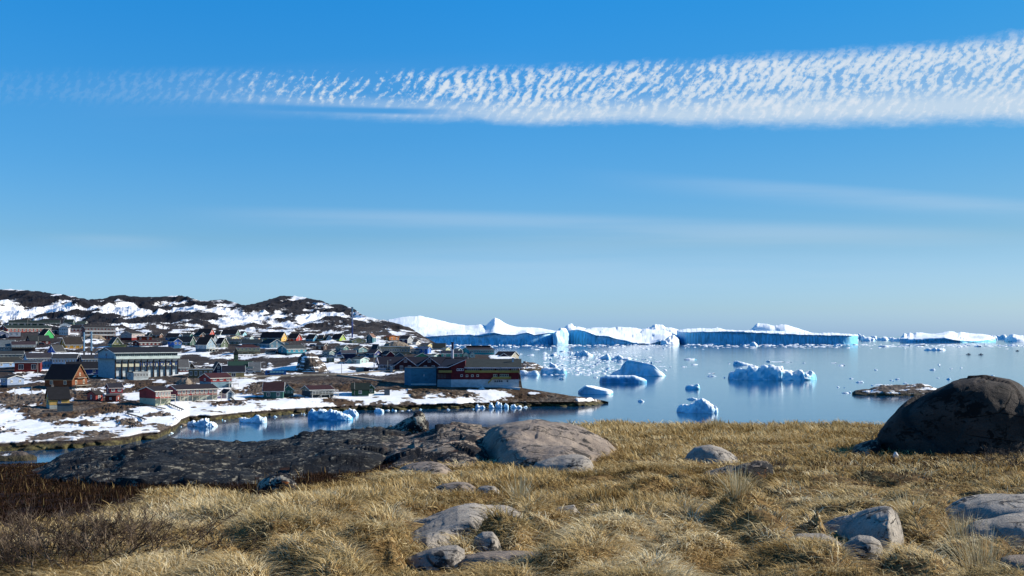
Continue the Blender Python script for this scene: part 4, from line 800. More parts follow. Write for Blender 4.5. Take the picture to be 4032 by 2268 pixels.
def container(px0, px1, yt, yb, col, label, name='container', cat='container'):
    D = float(Dland((px0+px1)/2, yb)); k = F/D; L = (px1-px0)/k; H = (yb-yt)/k; r = empty(name, (((px0+px1)/2-PX0)/k, D+1.2, HC-(yb-HOR)/k), .12); tag(r, label, cat); HOUSES_XY.append((r.location.x, r.location.y, 4))
    b = MB(); b.box(-L/2, L/2, -1.2, 1.2, -.8, H)
    for i in range(int(L/.5)): b.box(-L/2+.1+i*.5, -L/2+.3+i*.5, -1.25, -1.2, .1, H-.1)
    b.build('body', paint(col, .6, False), r); MB().box(L/2, L/2+.04, -1.1, 1.1, .1, H-.1).build('door', paint(col, .5, False), r)
container(1400, 1432, 1448, 1466, '#6f8f94', 'grey-green shipping container left of the black one by the road')
container(1431, 1451, 1448, 1466, '#161a2e', 'black shipping container by the road before the long hotel')
container(1543, 1574, 1446, 1458, '#a9b23a', 'lime yellow-green tank container in front of the long hotel')
container(1486, 1519, 1450, 1462, '#9fa9ba', 'pale grey container under the left gable of the long hotel')
container(1534, 1545, 1442, 1466, '#8496a4', 'upright grey cabinet between the two containers of the long hotel', name='cabinet', cat='cabinet')
def tank():
    D = float(Dland(1608, 1452)); k = F/D; r = MB(); r.bar((-3.6, 0, 1.5), (3.6, 0, 1.5), 1.6, n=16); o = r.build('storage_tank', paint('#9fa838', .5, False), loc=((1608-PX0)/k, D+14, HC-(1458-HOR)/k)); tag(o, 'rounded yellow-green tank top showing over the teal-blue box building', 'tank')
tank()
def board():
    D = float(Dland(513, 1630)); k = F/D; r = empty('board_stand', ((513-PX0)/k, D, HC-(1630-HOR)/k)); tag(r, 'dark square board with side railings standing on the snowy shore', 'board')
    w = 26/k; h = 16/k; MB().box(-w/2, w/2, -.1, .1, 0, h).build('panel', paint('#5a5f63', .7), r)
    f = MB(); f.bar((w/2, 0, h*.85), (w/2+1.6, .2, h*.75), .05).bar((w/2, 0, h*.4), (w/2+1.6, .2, h*.35), .05).bar((w/2+1.6, .2, -.4), (w/2+1.6, .2, h*.8), .06).bar((-w/2-1.2, 0, -1.4), (-w/2-1.2, 0, h*.5), .08).bar((-w/2-2.0, .2, -1.4), (-w/2-2.0, .2, h*.5), .08).bar((-w/2-2.0, .1, h*.4), (-w/2, 0, h*.4), .05); f.build('railing', paint('#3a332d', .8), r)
board()
def ribbon(name, pts, hw, mat, lift=.25, n=60, kind='structure', label=None, cat=None):
    P = []
    q = np.array(pts, float); t = np.linspace(0, len(q)-1, n); xs = np.interp(t, np.arange(len(q)), q[:, 0]); ys = np.interp(t, np.arange(len(q)), q[:, 1]); D = Dland(xs, ys); w = W(xs, ys, D); w[:, 2] += lift
    d = np.gradient(w[:, :2], axis=0); d /= np.linalg.norm(d, axis=1, keepdims=True)+1e-9; nn = np.stack([-d[:, 1], d[:, 0]], -1)*hw
    A = w.copy(); A[:, :2] += nn; B = w.copy(); B[:, :2] -= nn; A2 = A.copy(); B2 = B.copy(); A2[:, 2] -= 1.5; B2[:, 2] -= 1.5
    G = np.stack([A2, A, B, B2]); o = mesh_np(name, G.reshape(-1, 3), grid_faces(4, n), mat, smooth=False); tag(o, label, cat, kind=kind)
    for a in w[::2]: HOUSES_XY.append((a[0], a[1], hw*1.2+1))
def m_road():
    t = NT('road_surface'); n = t.noise(t.pos(), .6, 5); t.bsdf(t.ramp(n, [(.35, srgb('#6e675d')), (.65, srgb('#93897b'))]), .9); return t.m
M_ROAD = m_road()
ribbon('road', [(935,1487),(1010,1484),(1120,1481),(1240,1478),(1330,1476),(1400,1472),(1480,1465),(1560,1461),(1600,1463)], 2.6, M_ROAD, .5)
ribbon('path', [(1335,1479),(1380,1484),(1430,1491),(1480,1498),(1512,1500)], 1.3, M_ROAD, .4)
ribbon('snow_path', [(1770,1521),(1840,1518),(1905,1517),(1960,1522),(2010,1528),(2050,1533)], .9, paint('#c9ccd0', .8, False), .5)
def walkway(pts, label, w=.5):
    q = np.array(pts, float); n = 24; t = np.linspace(0, len(q)-1, n); xs = np.interp(t, np.arange(len(q)), q[:, 0]); ys = np.interp(t, np.arange(len(q)), q[:, 1]); P = W(xs, ys, Dland(xs, ys)); P[:, 2] += .7; m = MB(); o = P[0].copy(); P = P-o
    for i in range(n-1):
        for dy in (-w, w): m.bar(tuple(P[i]+[0, dy, 0]), tuple(P[i+1]+[0, dy, 0]), .12)
        if i % 3 == 0: m.bar(tuple(P[i]+[0, -w, -1.4]), tuple(P[i]+[0, -w, 0]), .09)
    tag(m.build('pipe_walkway', paint('#4b463f', .8), loc=tuple(o)), label, 'walkway')
walkway([(458,1574),(530,1592),(600,1608),(650,1618)], 'long dark timber pipe walkway running down the snow past the nearer red terrace')
walkway([(496,1636),(545,1650),(575,1662)], 'short timber walkway dropping from the dark board to the shore rocks')
walkway([(662,1596),(690,1608),(722,1622)], 'timber steps falling from the nearer red terrace over the snow')
walkway([(908,1572),(925,1586),(955,1596)], 'wooden stairs with a railing below the little white shed')
# --- small boulders strewn over the snow slope
def loose_rocks():
    r = random.Random(9); ms = []
    for s in range(5):
        import bmesh
        bm = bmesh.new(); bmesh.ops.create_icosphere(bm, subdivisions=3, radius=1)
        for v in bm.verts: c = v.co; v.co = c*(1+.45*float(fbm(np.array([c.x*1.2+s*7]), np.array([c.y*1.2]), np.array([c.z*1.2]), o=3, s=s)[0])); v.co.z *= .6
        me = bpy.data.meshes.new('boulder'); bm.to_mesh(me); bm.free(); me.materials.append(M_STONE); me.polygons.foreach_set('use_smooth', [True]*len(me.polygons)); ms.append(me)
    for x, y, w, l in [(360,1678,46,'squared grey boulder sitting on the snow above the inlet'),(385,1672,20,'small dark rock touching the squared grey boulder on the snow'),(190,1712,26,'brown boulder poking from the snow at the left shore'),(300,1703,44,'reddish rounded boulder on the snow ledge by the inlet'),(240,1712,60,'long flat brown rock slab on the snow ledge'),(520,1668,34,'green-grey shore boulder under the dark board'),(570,1700,40,'wrinkled grey rock by the shore below the walkway'),(800,1618,26,'round brown boulder in the snow near the ice block heap'),(762,1606,22,'dark boulder left of the round brown one in the snow'),(712,1678,44,'olive boulder at the water edge by the crumbled ice'),(20,1705,40,'tall brown rock at the left edge of the snow field'),(575,1590,24,'brown rock below the nearer red terrace'),(846,1576,16,'dark rock against the longer red terrace base'),(1590,1575,60,'long grey rock ridge on the shore below the stone embankment'),(1700,1572,50,'grey cracked boulder on the peninsula snow'),(1480,1572,44,'rounded grey-brown shore rock below the shaded green house'),(1735,1565,24,'tan boulder beside the peninsula snow patch'),(1870,1560,40,'dark cracked rock above the peninsula snow patch')]:
        D = float(Dland(x, y)); k = F/D; o = bpy.data.objects.new('boulder', r.choice(ms)); ww = w/k/2; o.location = ((x-PX0)/k, D+ww*.5, HC-(y-HOR)/k+.1); o.scale = (ww, ww*.8, ww*.75 if w < 50 else ww*.5); o.rotation_euler = (0, 0, r.uniform(-.6, .6)); link(o); tag(o, l, 'boulder')
def m_stone():
    t = NT('shore_stone'); n = t.noise(t.n('ShaderNodeTexCoord').outputs['Object'], 1.8, 6, .6); t.bsdf(t.ramp(n, [(.3, srgb('#3a3129')), (.5, srgb('#75685a')), (.7, srgb('#9d8f7e'))]), .9, t.bump(n, .8, .3)); return t.m
M_STONE = m_stone()
loose_rocks()
def bluff(top, base, thick, seed, label):
    xm = (top[0][0]+top[-1][0])/2; D = float(Dland(xm, base)); mid = [(a, base-(base-b)*.7) for a, b in top]
    o = loft('rock_bluff', M_ISLET if seed % 2 else M_STONE, [(base+4, D), (mid, D+thick*.2), (top, D+thick*.55), ([(a, base-(base-b)*.5) for a, b in top], D+thick)], top[0][0], top[-1][0], 2, sub=10, amp=.9, lam=4, facet=.6, seed=seed, sink=3); tag(o, kind='structure')
bluff([(1165,1448),(1178,1410),(1195,1392),(1215,1388),(1238,1394),(1256,1410),(1272,1430),(1292,1462)], 1462, 26, 3, '')
bluff([(685,1522),(698,1502),(716,1490),(738,1487),(750,1500),(762,1524)], 1524, 18, 4, '')
bluff([(1500,1374),(1522,1352),(1550,1344),(1590,1350),(1620,1364),(1640,1378)], 1380, 26, 6, '')
bluff([(300,1334),(330,1322),(360,1318),(395,1322),(420,1338)], 1342, 24, 8, '')
# --- speed boats far out
for x, y, l in ((3814, 1397, 'leftmost of the three tiny motor boats on the open water, trailing foam'), (3862, 1398, 'middle one of the three tiny motor boats, close behind the first'), (4006, 1383, 'tiny motor boat nearest the right edge, with the longest wake')):
    D = DW(y) if False else HC*F/(y-HOR); r = empty('motor_boat', ((x-PX0)/F*D, D, 0), .3); tag(r, l, 'boat', 'motor boats far out on the bay')
    h = MB(); h.prism([(-3, .1), (2.2, .1), (3.4, 1.1), (-3, .9)], -1, 1, 'y'); h.build('hull', paint('#5f6f80', .4, False), r); MB().prism([(-1.2, .9), (1, .9), (.6, 2.0), (-1, 2.0)], -.7, .7, 'y').build('cabin', paint('#39444f', .5, False), r)
    w = MB(); w.quad((-3, -.9, .05), (-3, .9, .05), (-16, 2.4, .05), (-16, -2.4, .05)); w.build('foam', paint('#dfe6ea', .6, False), r)
build_town_land()
def berg(label, top, base, thick, mat=None, name='iceberg', cat='iceberg', amp=.45, lam=4.0, step=3.4, mid=None, wall=.0, taper=4.5, facet=.6, group=None, seed=1, sub=7, sharp=False, jag=1.2, topdepth=.32, skew=None, **k):
    """a berg from its outline: front foot, front shoulder, crest, back foot"""
    x0, x1 = top[0][0], top[-1][0]; D = DW(base); skew = thick*.35 if skew is None else skew; sk = lambda d: [(x0, d+skew*.5), (x1, d-skew*.5)]
    tp = [(a, b) for a, b in top]; xs = np.array([a for a, b in tp], float); ys = np.array([b for a, b in tp], float)
    if mid is None: mid = [(a, base-(base-b)*(.8 if not wall else wall)) for a, b in tp]
    back = [(a, HOR+HC*F/(D+thick)) for a, b in tp]
    return loft(name, mat or M_ICE, [(base if not skew else [(x0, HOR+HC*F/(D+skew*.5)), (x1, HOR+HC*F/(D-skew*.5))], sk(D)), (mid, sk(D+thick*.12)), (tp, sk(D+thick*topdepth)), ([(a, (b+HOR+HC*F/(D+thick))/2) for a, b in tp], sk(D+thick*.85)), (back, sk(D+thick))], x0, x1, step, sub=sub, taper=taper, amp=amp*1.9, lam=lam, facet=facet, label=label, cat=cat, group=group, seed=seed, sharp=sharp, jag=jag, sink=1.5, **k)
# --- the great ice cliffs across the bay
SK1 = [(1500,1275),(1531,1260),(1578,1250),(1613,1247),(1651,1246),(1702,1256),(1772,1274),(1830,1283),(1865,1281),(1888,1277),(1911,1283),(1925,1272),(1948,1253),(1962,1258),(1985,1272),(2005,1281),(2051,1290),(2121,1293),(2160,1300),(2183,1304),(2232,1306)]
WT1 = [(1500,1332),(1686,1327),(1733,1322),(1791,1319),(1888,1322),(1920,1316),(1942,1311),(1981,1318),(2032,1321),(2050,1316),(2074,1311),(2105,1320),(2140,1315),(2160,1312),(2187,1311),(2232,1312)]
lerpP = lambda A, B, t: [(x, pl(A, x)*(1-t)+pl(B, x)*t) for x in sorted(set([p[0] for p in A]+[p[0] for p in B]))]
D1 = DW(1359)
loft('iceberg', M_ICEFAR, [(1359, [(1500,D1),(2180,D1),(2186,D1+10),(2226,D1+120),(2232,D1+130)]), (lerpP(WT1, [(1500,1359),(2232,1359)], .04), [(1500,D1+8),(2180,D1+12),(2186,D1+22),(2232,D1+132)]), (WT1, [(1500,D1+22),(2186,D1+30),(2232,D1+150)]), (lerpP(WT1, SK1, .35), D1+260), (lerpP(WT1, SK1, .7), D1+650), (SK1, D1+1200), (1330, D1+2000)], 1500, 2232, 2.2, sub=7, taper=14, amp=7, lam=70, facet=.25, ridge=False, label='vast snow dome iceberg behind the dark hill, topped by a sharp white peak', cat='iceberg', seed=4, sink=5, jag=0)
loft('iceberg', M_ICEFAR, [(1352, 3300), ([(1600,1335),(1640,1298),(1665,1300),(1700,1320),(1740,1345)], 3340), ([(1600,1330),(1635,1290),(1660,1291),(1700,1318),(1740,1345)], 3420), (1352, 3600)], 1600, 1740, 3, amp=4, lam=40, label='small fluted blue ice face behind the end of the rocky hill', cat='iceberg', seed=5)
D2 = DW(1357)
SK2 = [(2215,1300),(2224,1290),(2237,1280),(2250,1280),(2256,1290),(2270,1293),(2303,1298),(2340,1294),(2393,1291),(2450,1289),(2505,1292),(2528,1295),(2545,1292),(2567,1294),(2620,1300),(2668,1322),(2680,1340)]
WT2 = [(2215,1304),(2256,1301),(2290,1303),(2320,1310),(2345,1320),(2400,1326),(2440,1338),(2500,1350),(2560,1352),(2620,1338),(2640,1334),(2668,1328),(2680,1352)]
loft('iceberg', M_ICEFAR, [(1357, [(2215,D2+60),(2310,D2),(2500,D2),(2620,D2),(2680,D2+80)]), (lerpP(WT2, [(2215,1357),(2680,1357)], .06), [(2215,D2+70),(2310,D2+8),(2600,D2+8),(2680,D2+90)]), (WT2, [(2215,D2+90),(2310,D2+20),(2600,D2+15),(2680,D2+110)]), (lerpP(WT2, SK2, .5), D2+220), (SK2, D2+520), (1345, D2+900)], 2215, 2680, 2.2, sub=7, taper=10, amp=7, lam=55, facet=.35, label='white sloping iceberg with a round knob, between the two long ice cliffs', cat='iceberg', seed=6, sink=5)
loft('iceberg', M_ICEFAR, [(1344, 4300), ([(2500,1310),(2567,1296),(2600,1298),(2690,1310)], 4330), ([(2500,1305),(2540,1298),(2567,1293),(2582,1281),(2606,1282),(2621,1292),(2652,1293),(2675,1303),(2700,1318)], 4420), (1344, 4600)], 2500, 2700, 2.5, amp=9, lam=45, facet=.5, label='blue crumbled iceberg peeking over the join of the ice cliffs', cat='iceberg', seed=7, jag=2)
D3 = DW(1356)
SK3 = [(2665,1303),(2700,1298),(2827,1296),(2858,1302),(2943,1304),(3000,1305),(3060,1305),(3157,1308),(3192,1314),(3280,1314),(3378,1318)]
WT3 = [(2665,1310),(2827,1307),(2975,1311),(3060,1315),(3192,1320),(3367,1323),(3378,1324)]
loft('iceberg', M_ICEFAR, [(1357, [(2665,D3+120),(2700,D3),(3362,D3-20),(3378,D3+60)]), (lerpP(WT3, [(2665,1357),(3378,1357)], .05), [(2665,D3+125),(2700,D3+4),(3362,D3-16),(3378,D3+62)]), (WT3, [(2665,D3+130),(2700,D3+12),(3362,D3-8),(3378,D3+70)]), (lerpP(WT3, SK3, .5), D3+160), (SK3, D3+420), (1345, D3+700)], 2665, 3378, 2.5, sub=7, taper=24, amp=5, lam=45, facet=.4, jag=1.0, label='long flat-topped iceberg with a sheer blue wall across the middle of the horizon', cat='iceberg', seed=8, sink=5)
loft('iceberg', M_ICEFAR, [(1330, 3900), ([(2940,1312),(2975,1285),(3030,1284),(3060,1292),(3090,1286),(3150,1300),(3200,1316)], 3940), ([(2940,1312),(2963,1300),(2982,1279),(3021,1280),(3042,1291),(3060,1287),(3075,1282),(3100,1287),(3122,1293),(3157,1304),(3192,1315),(3200,1318)], 4050), (1335, 4300)], 2940, 3200, 2.5, amp=9, lam=60, facet=.3, label='twin-humped iceberg rising behind the long flat-topped ice wall', cat='iceberg', seed=9)
loft('iceberg', M_ICEFAR, [(1330, 3900), (1298, 3905), ([(2806,1300),(2815,1293),(2824,1290),(2830,1298)], 3915), (1330, 3930)], 2806, 2830, 2, amp=2, lam=15, label='tiny dark ice pinnacle standing on the skyline over the flat ice wall', cat='iceberg', seed=10)
rows = [((2662,1352),(2630,1320),45,'white jagged ice ridge glowing at the foot of the long cliff')]
loft('iceberg', M_ICEW, [(1358, D2-60), ([(2600,1350),(2630,1338),(2655,1326),(2668,1340),(2675,1354)], [(2600,D2-50),(2675,D2+20)]), ([(2600,1348),(2630,1334),(2652,1323),(2668,1337),(2675,1354)], [(2600,D2-20),(2675,D2+60)]), (1354, D2+120)], 2600, 2675, 2, amp=5, lam=14, ridge=True, label='sunlit jagged ice ridge at the foot of the long blue wall', cat='iceberg', seed=12, jag=3)
loft('iceberg', M_ICEW, [(1359, [(2165,2860),(2236,2960)]), ([(2178,1356),(2188,1318),(2215,1306),(2230,1310),(2236,1356)], [(2165,2865),(2236,2970)]), ([(2178,1356),(2188,1312),(2212,1302),(2230,1306),(2236,1356)], [(2165,2885),(2236,3000)]), (1357, 3060)], 2178, 2236, 1.5, amp=8, lam=22, ridge=True, label='bright fluted ice pillar face broken from the snow dome cliff', cat='iceberg', seed=13)
D4 = DW(1350)
SK4 = [(3543,1330),(3552,1325),(3561,1312),(3571,1319),(3583,1311),(3596,1318),(3607,1312),(3649,1315),(3683,1316),(3710,1312),(3738,1306),(3755,1308),(3769,1311),(3783,1308),(3814,1314),(3856,1317),(3885,1321),(3918,1325),(3922,1342)]
WT4 = [(3543,1333),(3600,1334),(3650,1327),(3683,1324),(3720,1322),(3780,1336),(3830,1340),(3856,1338),(3890,1334),(3922,1344)]
loft('iceberg', M_ICEFAR, [(1349, [(3543,D4),(3780,D4),(3922,D4+300)]), (lerpP(WT4, [(3543,1349),(3922,1349)], .05), [(3543,D4+5),(3780,D4+8),(3922,D4+310)]), (WT4, [(3543,D4+20),(3922,D4+330)]), (lerpP(WT4, SK4, .5), D4+350), (SK4, D4+700), (1340, D4+1000)], 3543, 3922, 2.2, sub=7, taper=12, amp=8, lam=70, facet=.3, label='broad iceberg with several white humps near the right end of the horizon', cat='iceberg', seed=15, sink=5)
loft('iceberg', M_ICEFAR, [(1347, DW(1347)), ([(3955,1340),(3985,1322),(4040,1330),(4120,1334)], DW(1347)+60), ([(3955,1338),(3980,1321),(4010,1326),(4060,1324),(4120,1333)], DW(1347)+250), (1344, DW(1347)+500)], 3955, 4120, 3, amp=12, lam=60, facet=.5, label='rough blue-grey iceberg cut by the right edge of the picture', cat='iceberg', seed=16)
# jumble of distant bergs on the right horizon
rr = random.Random(5); xx = 3185
far_specs = []
while xx < 4060:
    w = rr.uniform(22, 60); h = rr.uniform(14, 25); b = rr.choice([1338, 1341, 1344])
    if not (3530 < xx < 3900): far_specs.append((xx, w, h, b))
    elif rr.random() < .3: far_specs.append((xx, w, h*.7, 1333))
    xx += w*rr.uniform(.4, .75)
for i, (xx, w, h, b) in enumerate(far_specs):
    tp = [(xx, b-1)]+[(xx+w*f, b-h*rr.uniform(.45, 1.0)) for f in (.15, .3, .45, .6, .75, .88)]+[(xx+w, b-1)]
    side = 'left of' if xx < 3540 else 'right of' if xx > 3900 else 'behind'
    berg('distant rough iceberg in the pale jumble on the horizon '+side+' the humped iceberg', tp, b, 150, M_ICEFAR, amp=7, lam=35, step=4, group='distant icebergs on the right horizon', seed=20+i, sub=4)
# --- bergs in the bay
berg('big shaded blue iceberg with a smooth rounded top in the middle of the bay', [(2400,1478),(2412,1467),(2443,1455),(2452,1434),(2470,1418),(2489,1421),(2520,1425),(2548,1430),(2571,1438),(2594,1458),(2610,1469),(2622,1480)], 1480, 26, amp=.45, lam=7, facet=.3, seed=50, topdepth=.22, skew=22)
berg('low flat turquoise iceberg floating just in front of the big blue one', [(2360,1500),(2362,1487),(2389,1479),(2440,1480),(2500,1480),(2520,1487),(2535,1492),(2547,1500)], 1509, 15, M_ICEB, amp=.3, lam=4, facet=.3, seed=51, wall=.93, taper=6, topdepth=.7)
berg('wedge-shaped iceberg with a bright tilted top beyond the tip of the peninsula', [(2276,1540),(2290,1527),(2307,1516),(2335,1518),(2370,1526),(2400,1533),(2420,1539),(2414,1547)], 1553, 13, amp=.12, lam=5, facet=.1, seed=52, topdepth=.85, mid=[(2276,1546),(2307,1520),(2350,1532),(2400,1541),(2414,1549)], sharp=True, skew=7)
berg('long lumpy iceberg topped with rounded white blocks, largest on the right of the bay', [(2866,1489),(2869,1472),(2880,1463),(2893,1464),(2900,1455),(2916,1451),(2940,1454),(2947,1442),(2962,1438),(2978,1439),(2991,1449),(3000,1443),(3012,1441),(3026,1447),(3030,1440),(3055,1441),(3080,1441),(3086,1457),(3105,1461),(3130,1466),(3149,1464),(3167,1475),(3178,1467),(3192,1464),(3206,1470),(3215,1482),(3216,1492)], 1497, 26, amp=1.0, lam=5, facet=.7, seed=53)
berg('craggy white iceberg closest to the grassy shore', [(2662,1624),(2668,1608),(2680,1597),(2695,1594),(2707,1595),(2716,1600),(2730,1589),(2740,1583),(2749,1574),(2765,1571),(2780,1577),(2790,1586),(2804,1599),(2815,1605),(2827,1609),(2828,1622)], 1626, 11, M_ICEW, amp=.55, lam=2.6, facet=.75, seed=54, step=2)
berg('small iceberg with an upright horn, behind the craggy white one', [(2698,1526),(2704,1520),(2720,1517),(2735,1519),(2742,1512),(2748,1510),(2755,1520),(2757,1530)], 1533, 7, amp=.3, lam=2, seed=55, step=2)
berg('thin flat floe right behind the craggy white iceberg', [(2703,1571),(2712,1567),(2726,1565),(2740,1569),(2748,1571)], 1574, 5, M_ICEW, name='ice_floe', cat='ice floe', amp=.1, lam=1.5, seed=56, step=2)
berg('small lone floe between the wedge iceberg and the craggy one', [(2511,1580),(2518,1575),(2524,1573),(2537,1580)], 1582, 3, M_ICEW, name='ice_floe', cat='ice floe', amp=.1, lam=1.5, seed=57, step=2)
berg('dark blue slanted berg just behind the long lumpy iceberg', [(2886,1436),(2892,1425),(2904,1420),(2930,1429),(2956,1434),(2958,1437)], 1438, 16, amp=.6, lam=6, seed=58, step=2)
berg('boxy pale iceberg with a crumbled right end off the rocky point', [(2127,1466),(2131,1453),(2140,1449),(2170,1449),(2198,1449),(2208,1456),(2216,1452),(2224,1454),(2231,1462),(2233,1470)], 1473, 16, amp=.5, lam=4, facet=.4, seed=59, wall=.9, taper=6)
berg('white knobbly iceberg leaning on the shore of the rocky point', [(2043,1474),(2048,1460),(2065,1458),(2085,1464),(2100,1459),(2115,1463),(2124,1474)], 1478, 12, M_ICEW, amp=.7, lam=4, facet=.6, seed=60)
berg('horned white iceberg just off the rocky point', [(2163,1442),(2165,1427),(2170,1428),(2178,1433),(2188,1437),(2196,1442)], 1445, 10, M_ICEW, amp=.5, lam=4, seed=61, step=2)
berg('long ragged dark-based iceberg in the crowded ice below the bright ice pillar', [(2260,1401),(2264,1393),(2275,1389),(2285,1385),(2300,1383),(2315,1386),(2325,1391),(2337,1397)], 1403, 30, amp=1.5, lam=7, facet=.7, seed=62, step=2)
berg('pointed pyramid iceberg behind the big blue one', [(2355,1413),(2367,1404),(2380,1402),(2391,1392),(2399,1400),(2407,1413)], 1415, 24, amp=.5, lam=8, seed=63, step=2)
berg('domed iceberg on a flat floe beside the pyramid-shaped one', [(2406,1412),(2420,1409),(2428,1400),(2438,1398),(2448,1402),(2455,1410),(2475,1407),(2487,1412)], 1417, 26, amp=.8, lam=7, facet=.5, seed=64, step=2)
berg('rounded blue lump of ice in front of the flat ice wall', [(2951,1361),(2955,1351),(2961,1346),(2970,1349),(2978,1356),(2984,1362)], 1364, 60, amp=1.5, lam=12, seed=65, step=2)
berg('long thin dark floe left of the humped iceberg, nearest to the boats', [(3638,1378),(3650,1372),(3675,1371),(3678,1368),(3690,1373),(3706,1370),(3715,1372),(3724,1378)], 1380, 26, amp=1.0, lam=6, seed=66, step=2)
# --- ice in the near inlet
berg('blue-sided iceberg with three tilted ridges in the near inlet', [(1212,1640),(1217,1625),(1228,1613),(1240,1618),(1248,1622),(1256,1612),(1266,1611),(1280,1617),(1290,1622),(1300,1616),(1318,1618),(1340,1627),(1365,1636),(1388,1644),(1390,1648)], 1655, 8, M_ICEB, amp=.5, lam=2.2, ridge=True, facet=.3, seed=70, step=2)
berg('crumbly white berg tucked behind the blue-sided ridge iceberg', [(1348,1630),(1356,1618),(1370,1613),(1378,1610),(1390,1615),(1402,1614),(1410,1622),(1413,1631)], 1637, 6, M_ICEW, amp=.4, lam=1.5, facet=.6, seed=71, step=2)
berg('small white ice lump by the shore right of the ridge iceberg', [(1473,1618),(1479,1610),(1490,1609),(1502,1612),(1512,1620)], 1624, 5, M_ICEW, amp=.3, lam=1.5, seed=72, step=2)
berg('white iceberg with a spiky dragon-like crest in the inlet', [(941,1656),(950,1647),(962,1645),(975,1648),(990,1648),(1003,1645),(1012,1636),(1020,1638),(1030,1642),(1042,1641),(1048,1645),(1040,1650),(1051,1661)], 1665, 6, M_ICEW, amp=.4, lam=1.6, facet=.6, seed=73, step=2)
berg('heap of crumbled white ice blocks against the shore rocks', [(736,1672),(745,1661),(760,1660),(776,1664),(790,1652),(800,1650),(812,1655),(826,1661),(842,1666),(857,1675)], 1680, 6, M_ICEW, amp=.5, lam=1.2, facet=.7, seed=74, step=2)
berg('upright white ice block stranded beside the shore rocks', [(783,1648),(786,1636),(795,1635),(804,1641),(812,1648)], 1653, 4, M_ICEW, amp=.3, lam=1.2, facet=.6, seed=75, step=2)
berg('flat pale floe below the snowy ledge in the narrow inlet', [(204,1761),(220,1756),(235,1752),(262,1755),(286,1761)], 1763, 3, M_ICEW, name='ice_floe', cat='ice floe', amp=.08, lam=1, seed=76, step=2)
berg('thin flat floe nearest the low headland in the narrow inlet', [(99,1765),(120,1759),(145,1760),(170,1764)], 1767, 3, M_ICEW, name='ice_floe', cat='ice floe', amp=.08, lam=1, seed=77, step=2)
for i, (a, b, h) in enumerate([(1870,1912,9),(1926,1945,16),(1952,1978,22),(1985,2003,18),(2010,2055,12)]):
    berg(['low turquoise ice slab stranded below the snowy peninsula shore', 'small upright ice lump stranded at the peninsula shore, second from the left of its row', 'tallest white ice block stranded at the peninsula shore', 'white ice block stranded right beside the tallest one at the peninsula shore', 'low broad ice heap at the right end of the stranded row on the peninsula shore'][i], [(a,1602),(a+(b-a)*.12,1604-h*.5),(a+(b-a)*.32,1604-h),(a+(b-a)*.5,1605-h*.6),(a+(b-a)*.72,1605-h*.85),(a+(b-a)*.9,1605-h*.3),(b,1603)], 1607, 4, M_ICEW, amp=.45, lam=1.1, facet=.7, seed=80+i, step=1.2)
# --- loose floes and brash: one mesh of a few kinds, copied
def chunk_mesh(seed):
    import bmesh
    r = random.Random(seed); bm = bmesh.new(); bmesh.ops.create_icosphere(bm, subdivisions=2, radius=1.0)
    off = r.uniform(0, 50)
    for v in bm.verts:
        c = v.co; n = float(fbm(np.array([c.x*1.3+off]), np.array([c.y*1.3]), np.array([c.z*1.3]), o=3, s=seed)[0])
        v.co = c*(1+.55*n); v.co.z = max(v.co.z*(.5 if r.random() < .8 else .9), -.25)
    me = bpy.data.meshes.new('ice_floe'); bm.to_mesh(me); bm.free(); me.materials.append(M_ICEW if seed % 3 else M_ICE); return me
CH = [chunk_mesh(s) for s in range(9)]
def floe(px, py, wpx, hpx, group, label):
    D = DW(py); o = bpy.data.objects.new('ice_floe', rr.choice(CH)); w = wpx/F*D/2; h = hpx/F*D
    o.location = ((px-PX0)/F*D, D, -.02*w); o.scale = (w, w*rr.uniform(.7, 1.3), max(h*1.7, .1)); o.rotation_euler = (0, 0, rr.uniform(-.6, .6)); link(o); tag(o, label, 'ice floe', group)
G1 = ('floes crowding the foot of the ice cliffs', 'small pale floe in the belt of ice along the foot of the far ice cliffs')
G2 = ('floes in the crowded ice off the rocky point', 'small ragged floe in the crowded ice between the rocky point and the big blue iceberg')
G3 = ('scattered floes in the open bay', 'small floe drifting alone on the open water in the middle of the bay')
G4 = ('scattered floes on the right of the bay', 'tiny floe drifting on open water on the right of the bay, left of the boulder')
G5 = ('ice bits along the near shore', 'small white bit of ice floating close to the snowy near shore')
for i in range(70):
    x = rr.uniform(1735, 3990); y = 1354+abs(rr.gauss(0, 6))+(4 if x < 2700 else 1); floe(x, y, rr.uniform(6, 24), rr.uniform(1, 4), *G1)
for i in range(84):
    y = rr.uniform(1385, 1478); c = 2300+(y-1385)*.2; x = rr.gauss(c, 115)
    if x < 2140 or x > 2560 or (2340 < x and y > 1466): x = rr.uniform(2170, 2400)
    floe(x, y, rr.uniform(5, 22), rr.uniform(1, 5), *G2)
for x, y, w, h in [(2720,1417,44,6),(2590,1425,32,3),(2566,1430,8,6),(2605,1443,36,2),(2640,1445,8,3),(2735,1436,26,3),(2694,1445,24,3),(2800,1471,32,2),(2802,1482,38,5),(2853,1487,9,4),(3025,1425,20,5),(3060,1425,60,2),(3105,1427,30,2),(3310,1440,24,3),(3350,1491,12,3),(2210,1493,22,6),(2345,1487,18,3),(2160,1399,16,3),(2090,1399,26,3),(2110,1377,34,3),(2163,1375,20,5),(2214,1385,20,4),(2247,1390,22,5),(2180,1400,28,7),(2210,1412,26,5),(2050,1395,14,3),(2600,1474,30,2),(2870,1432,10,2),(3165,1430,10,2)]: floe(x, y, w, h, *G3)
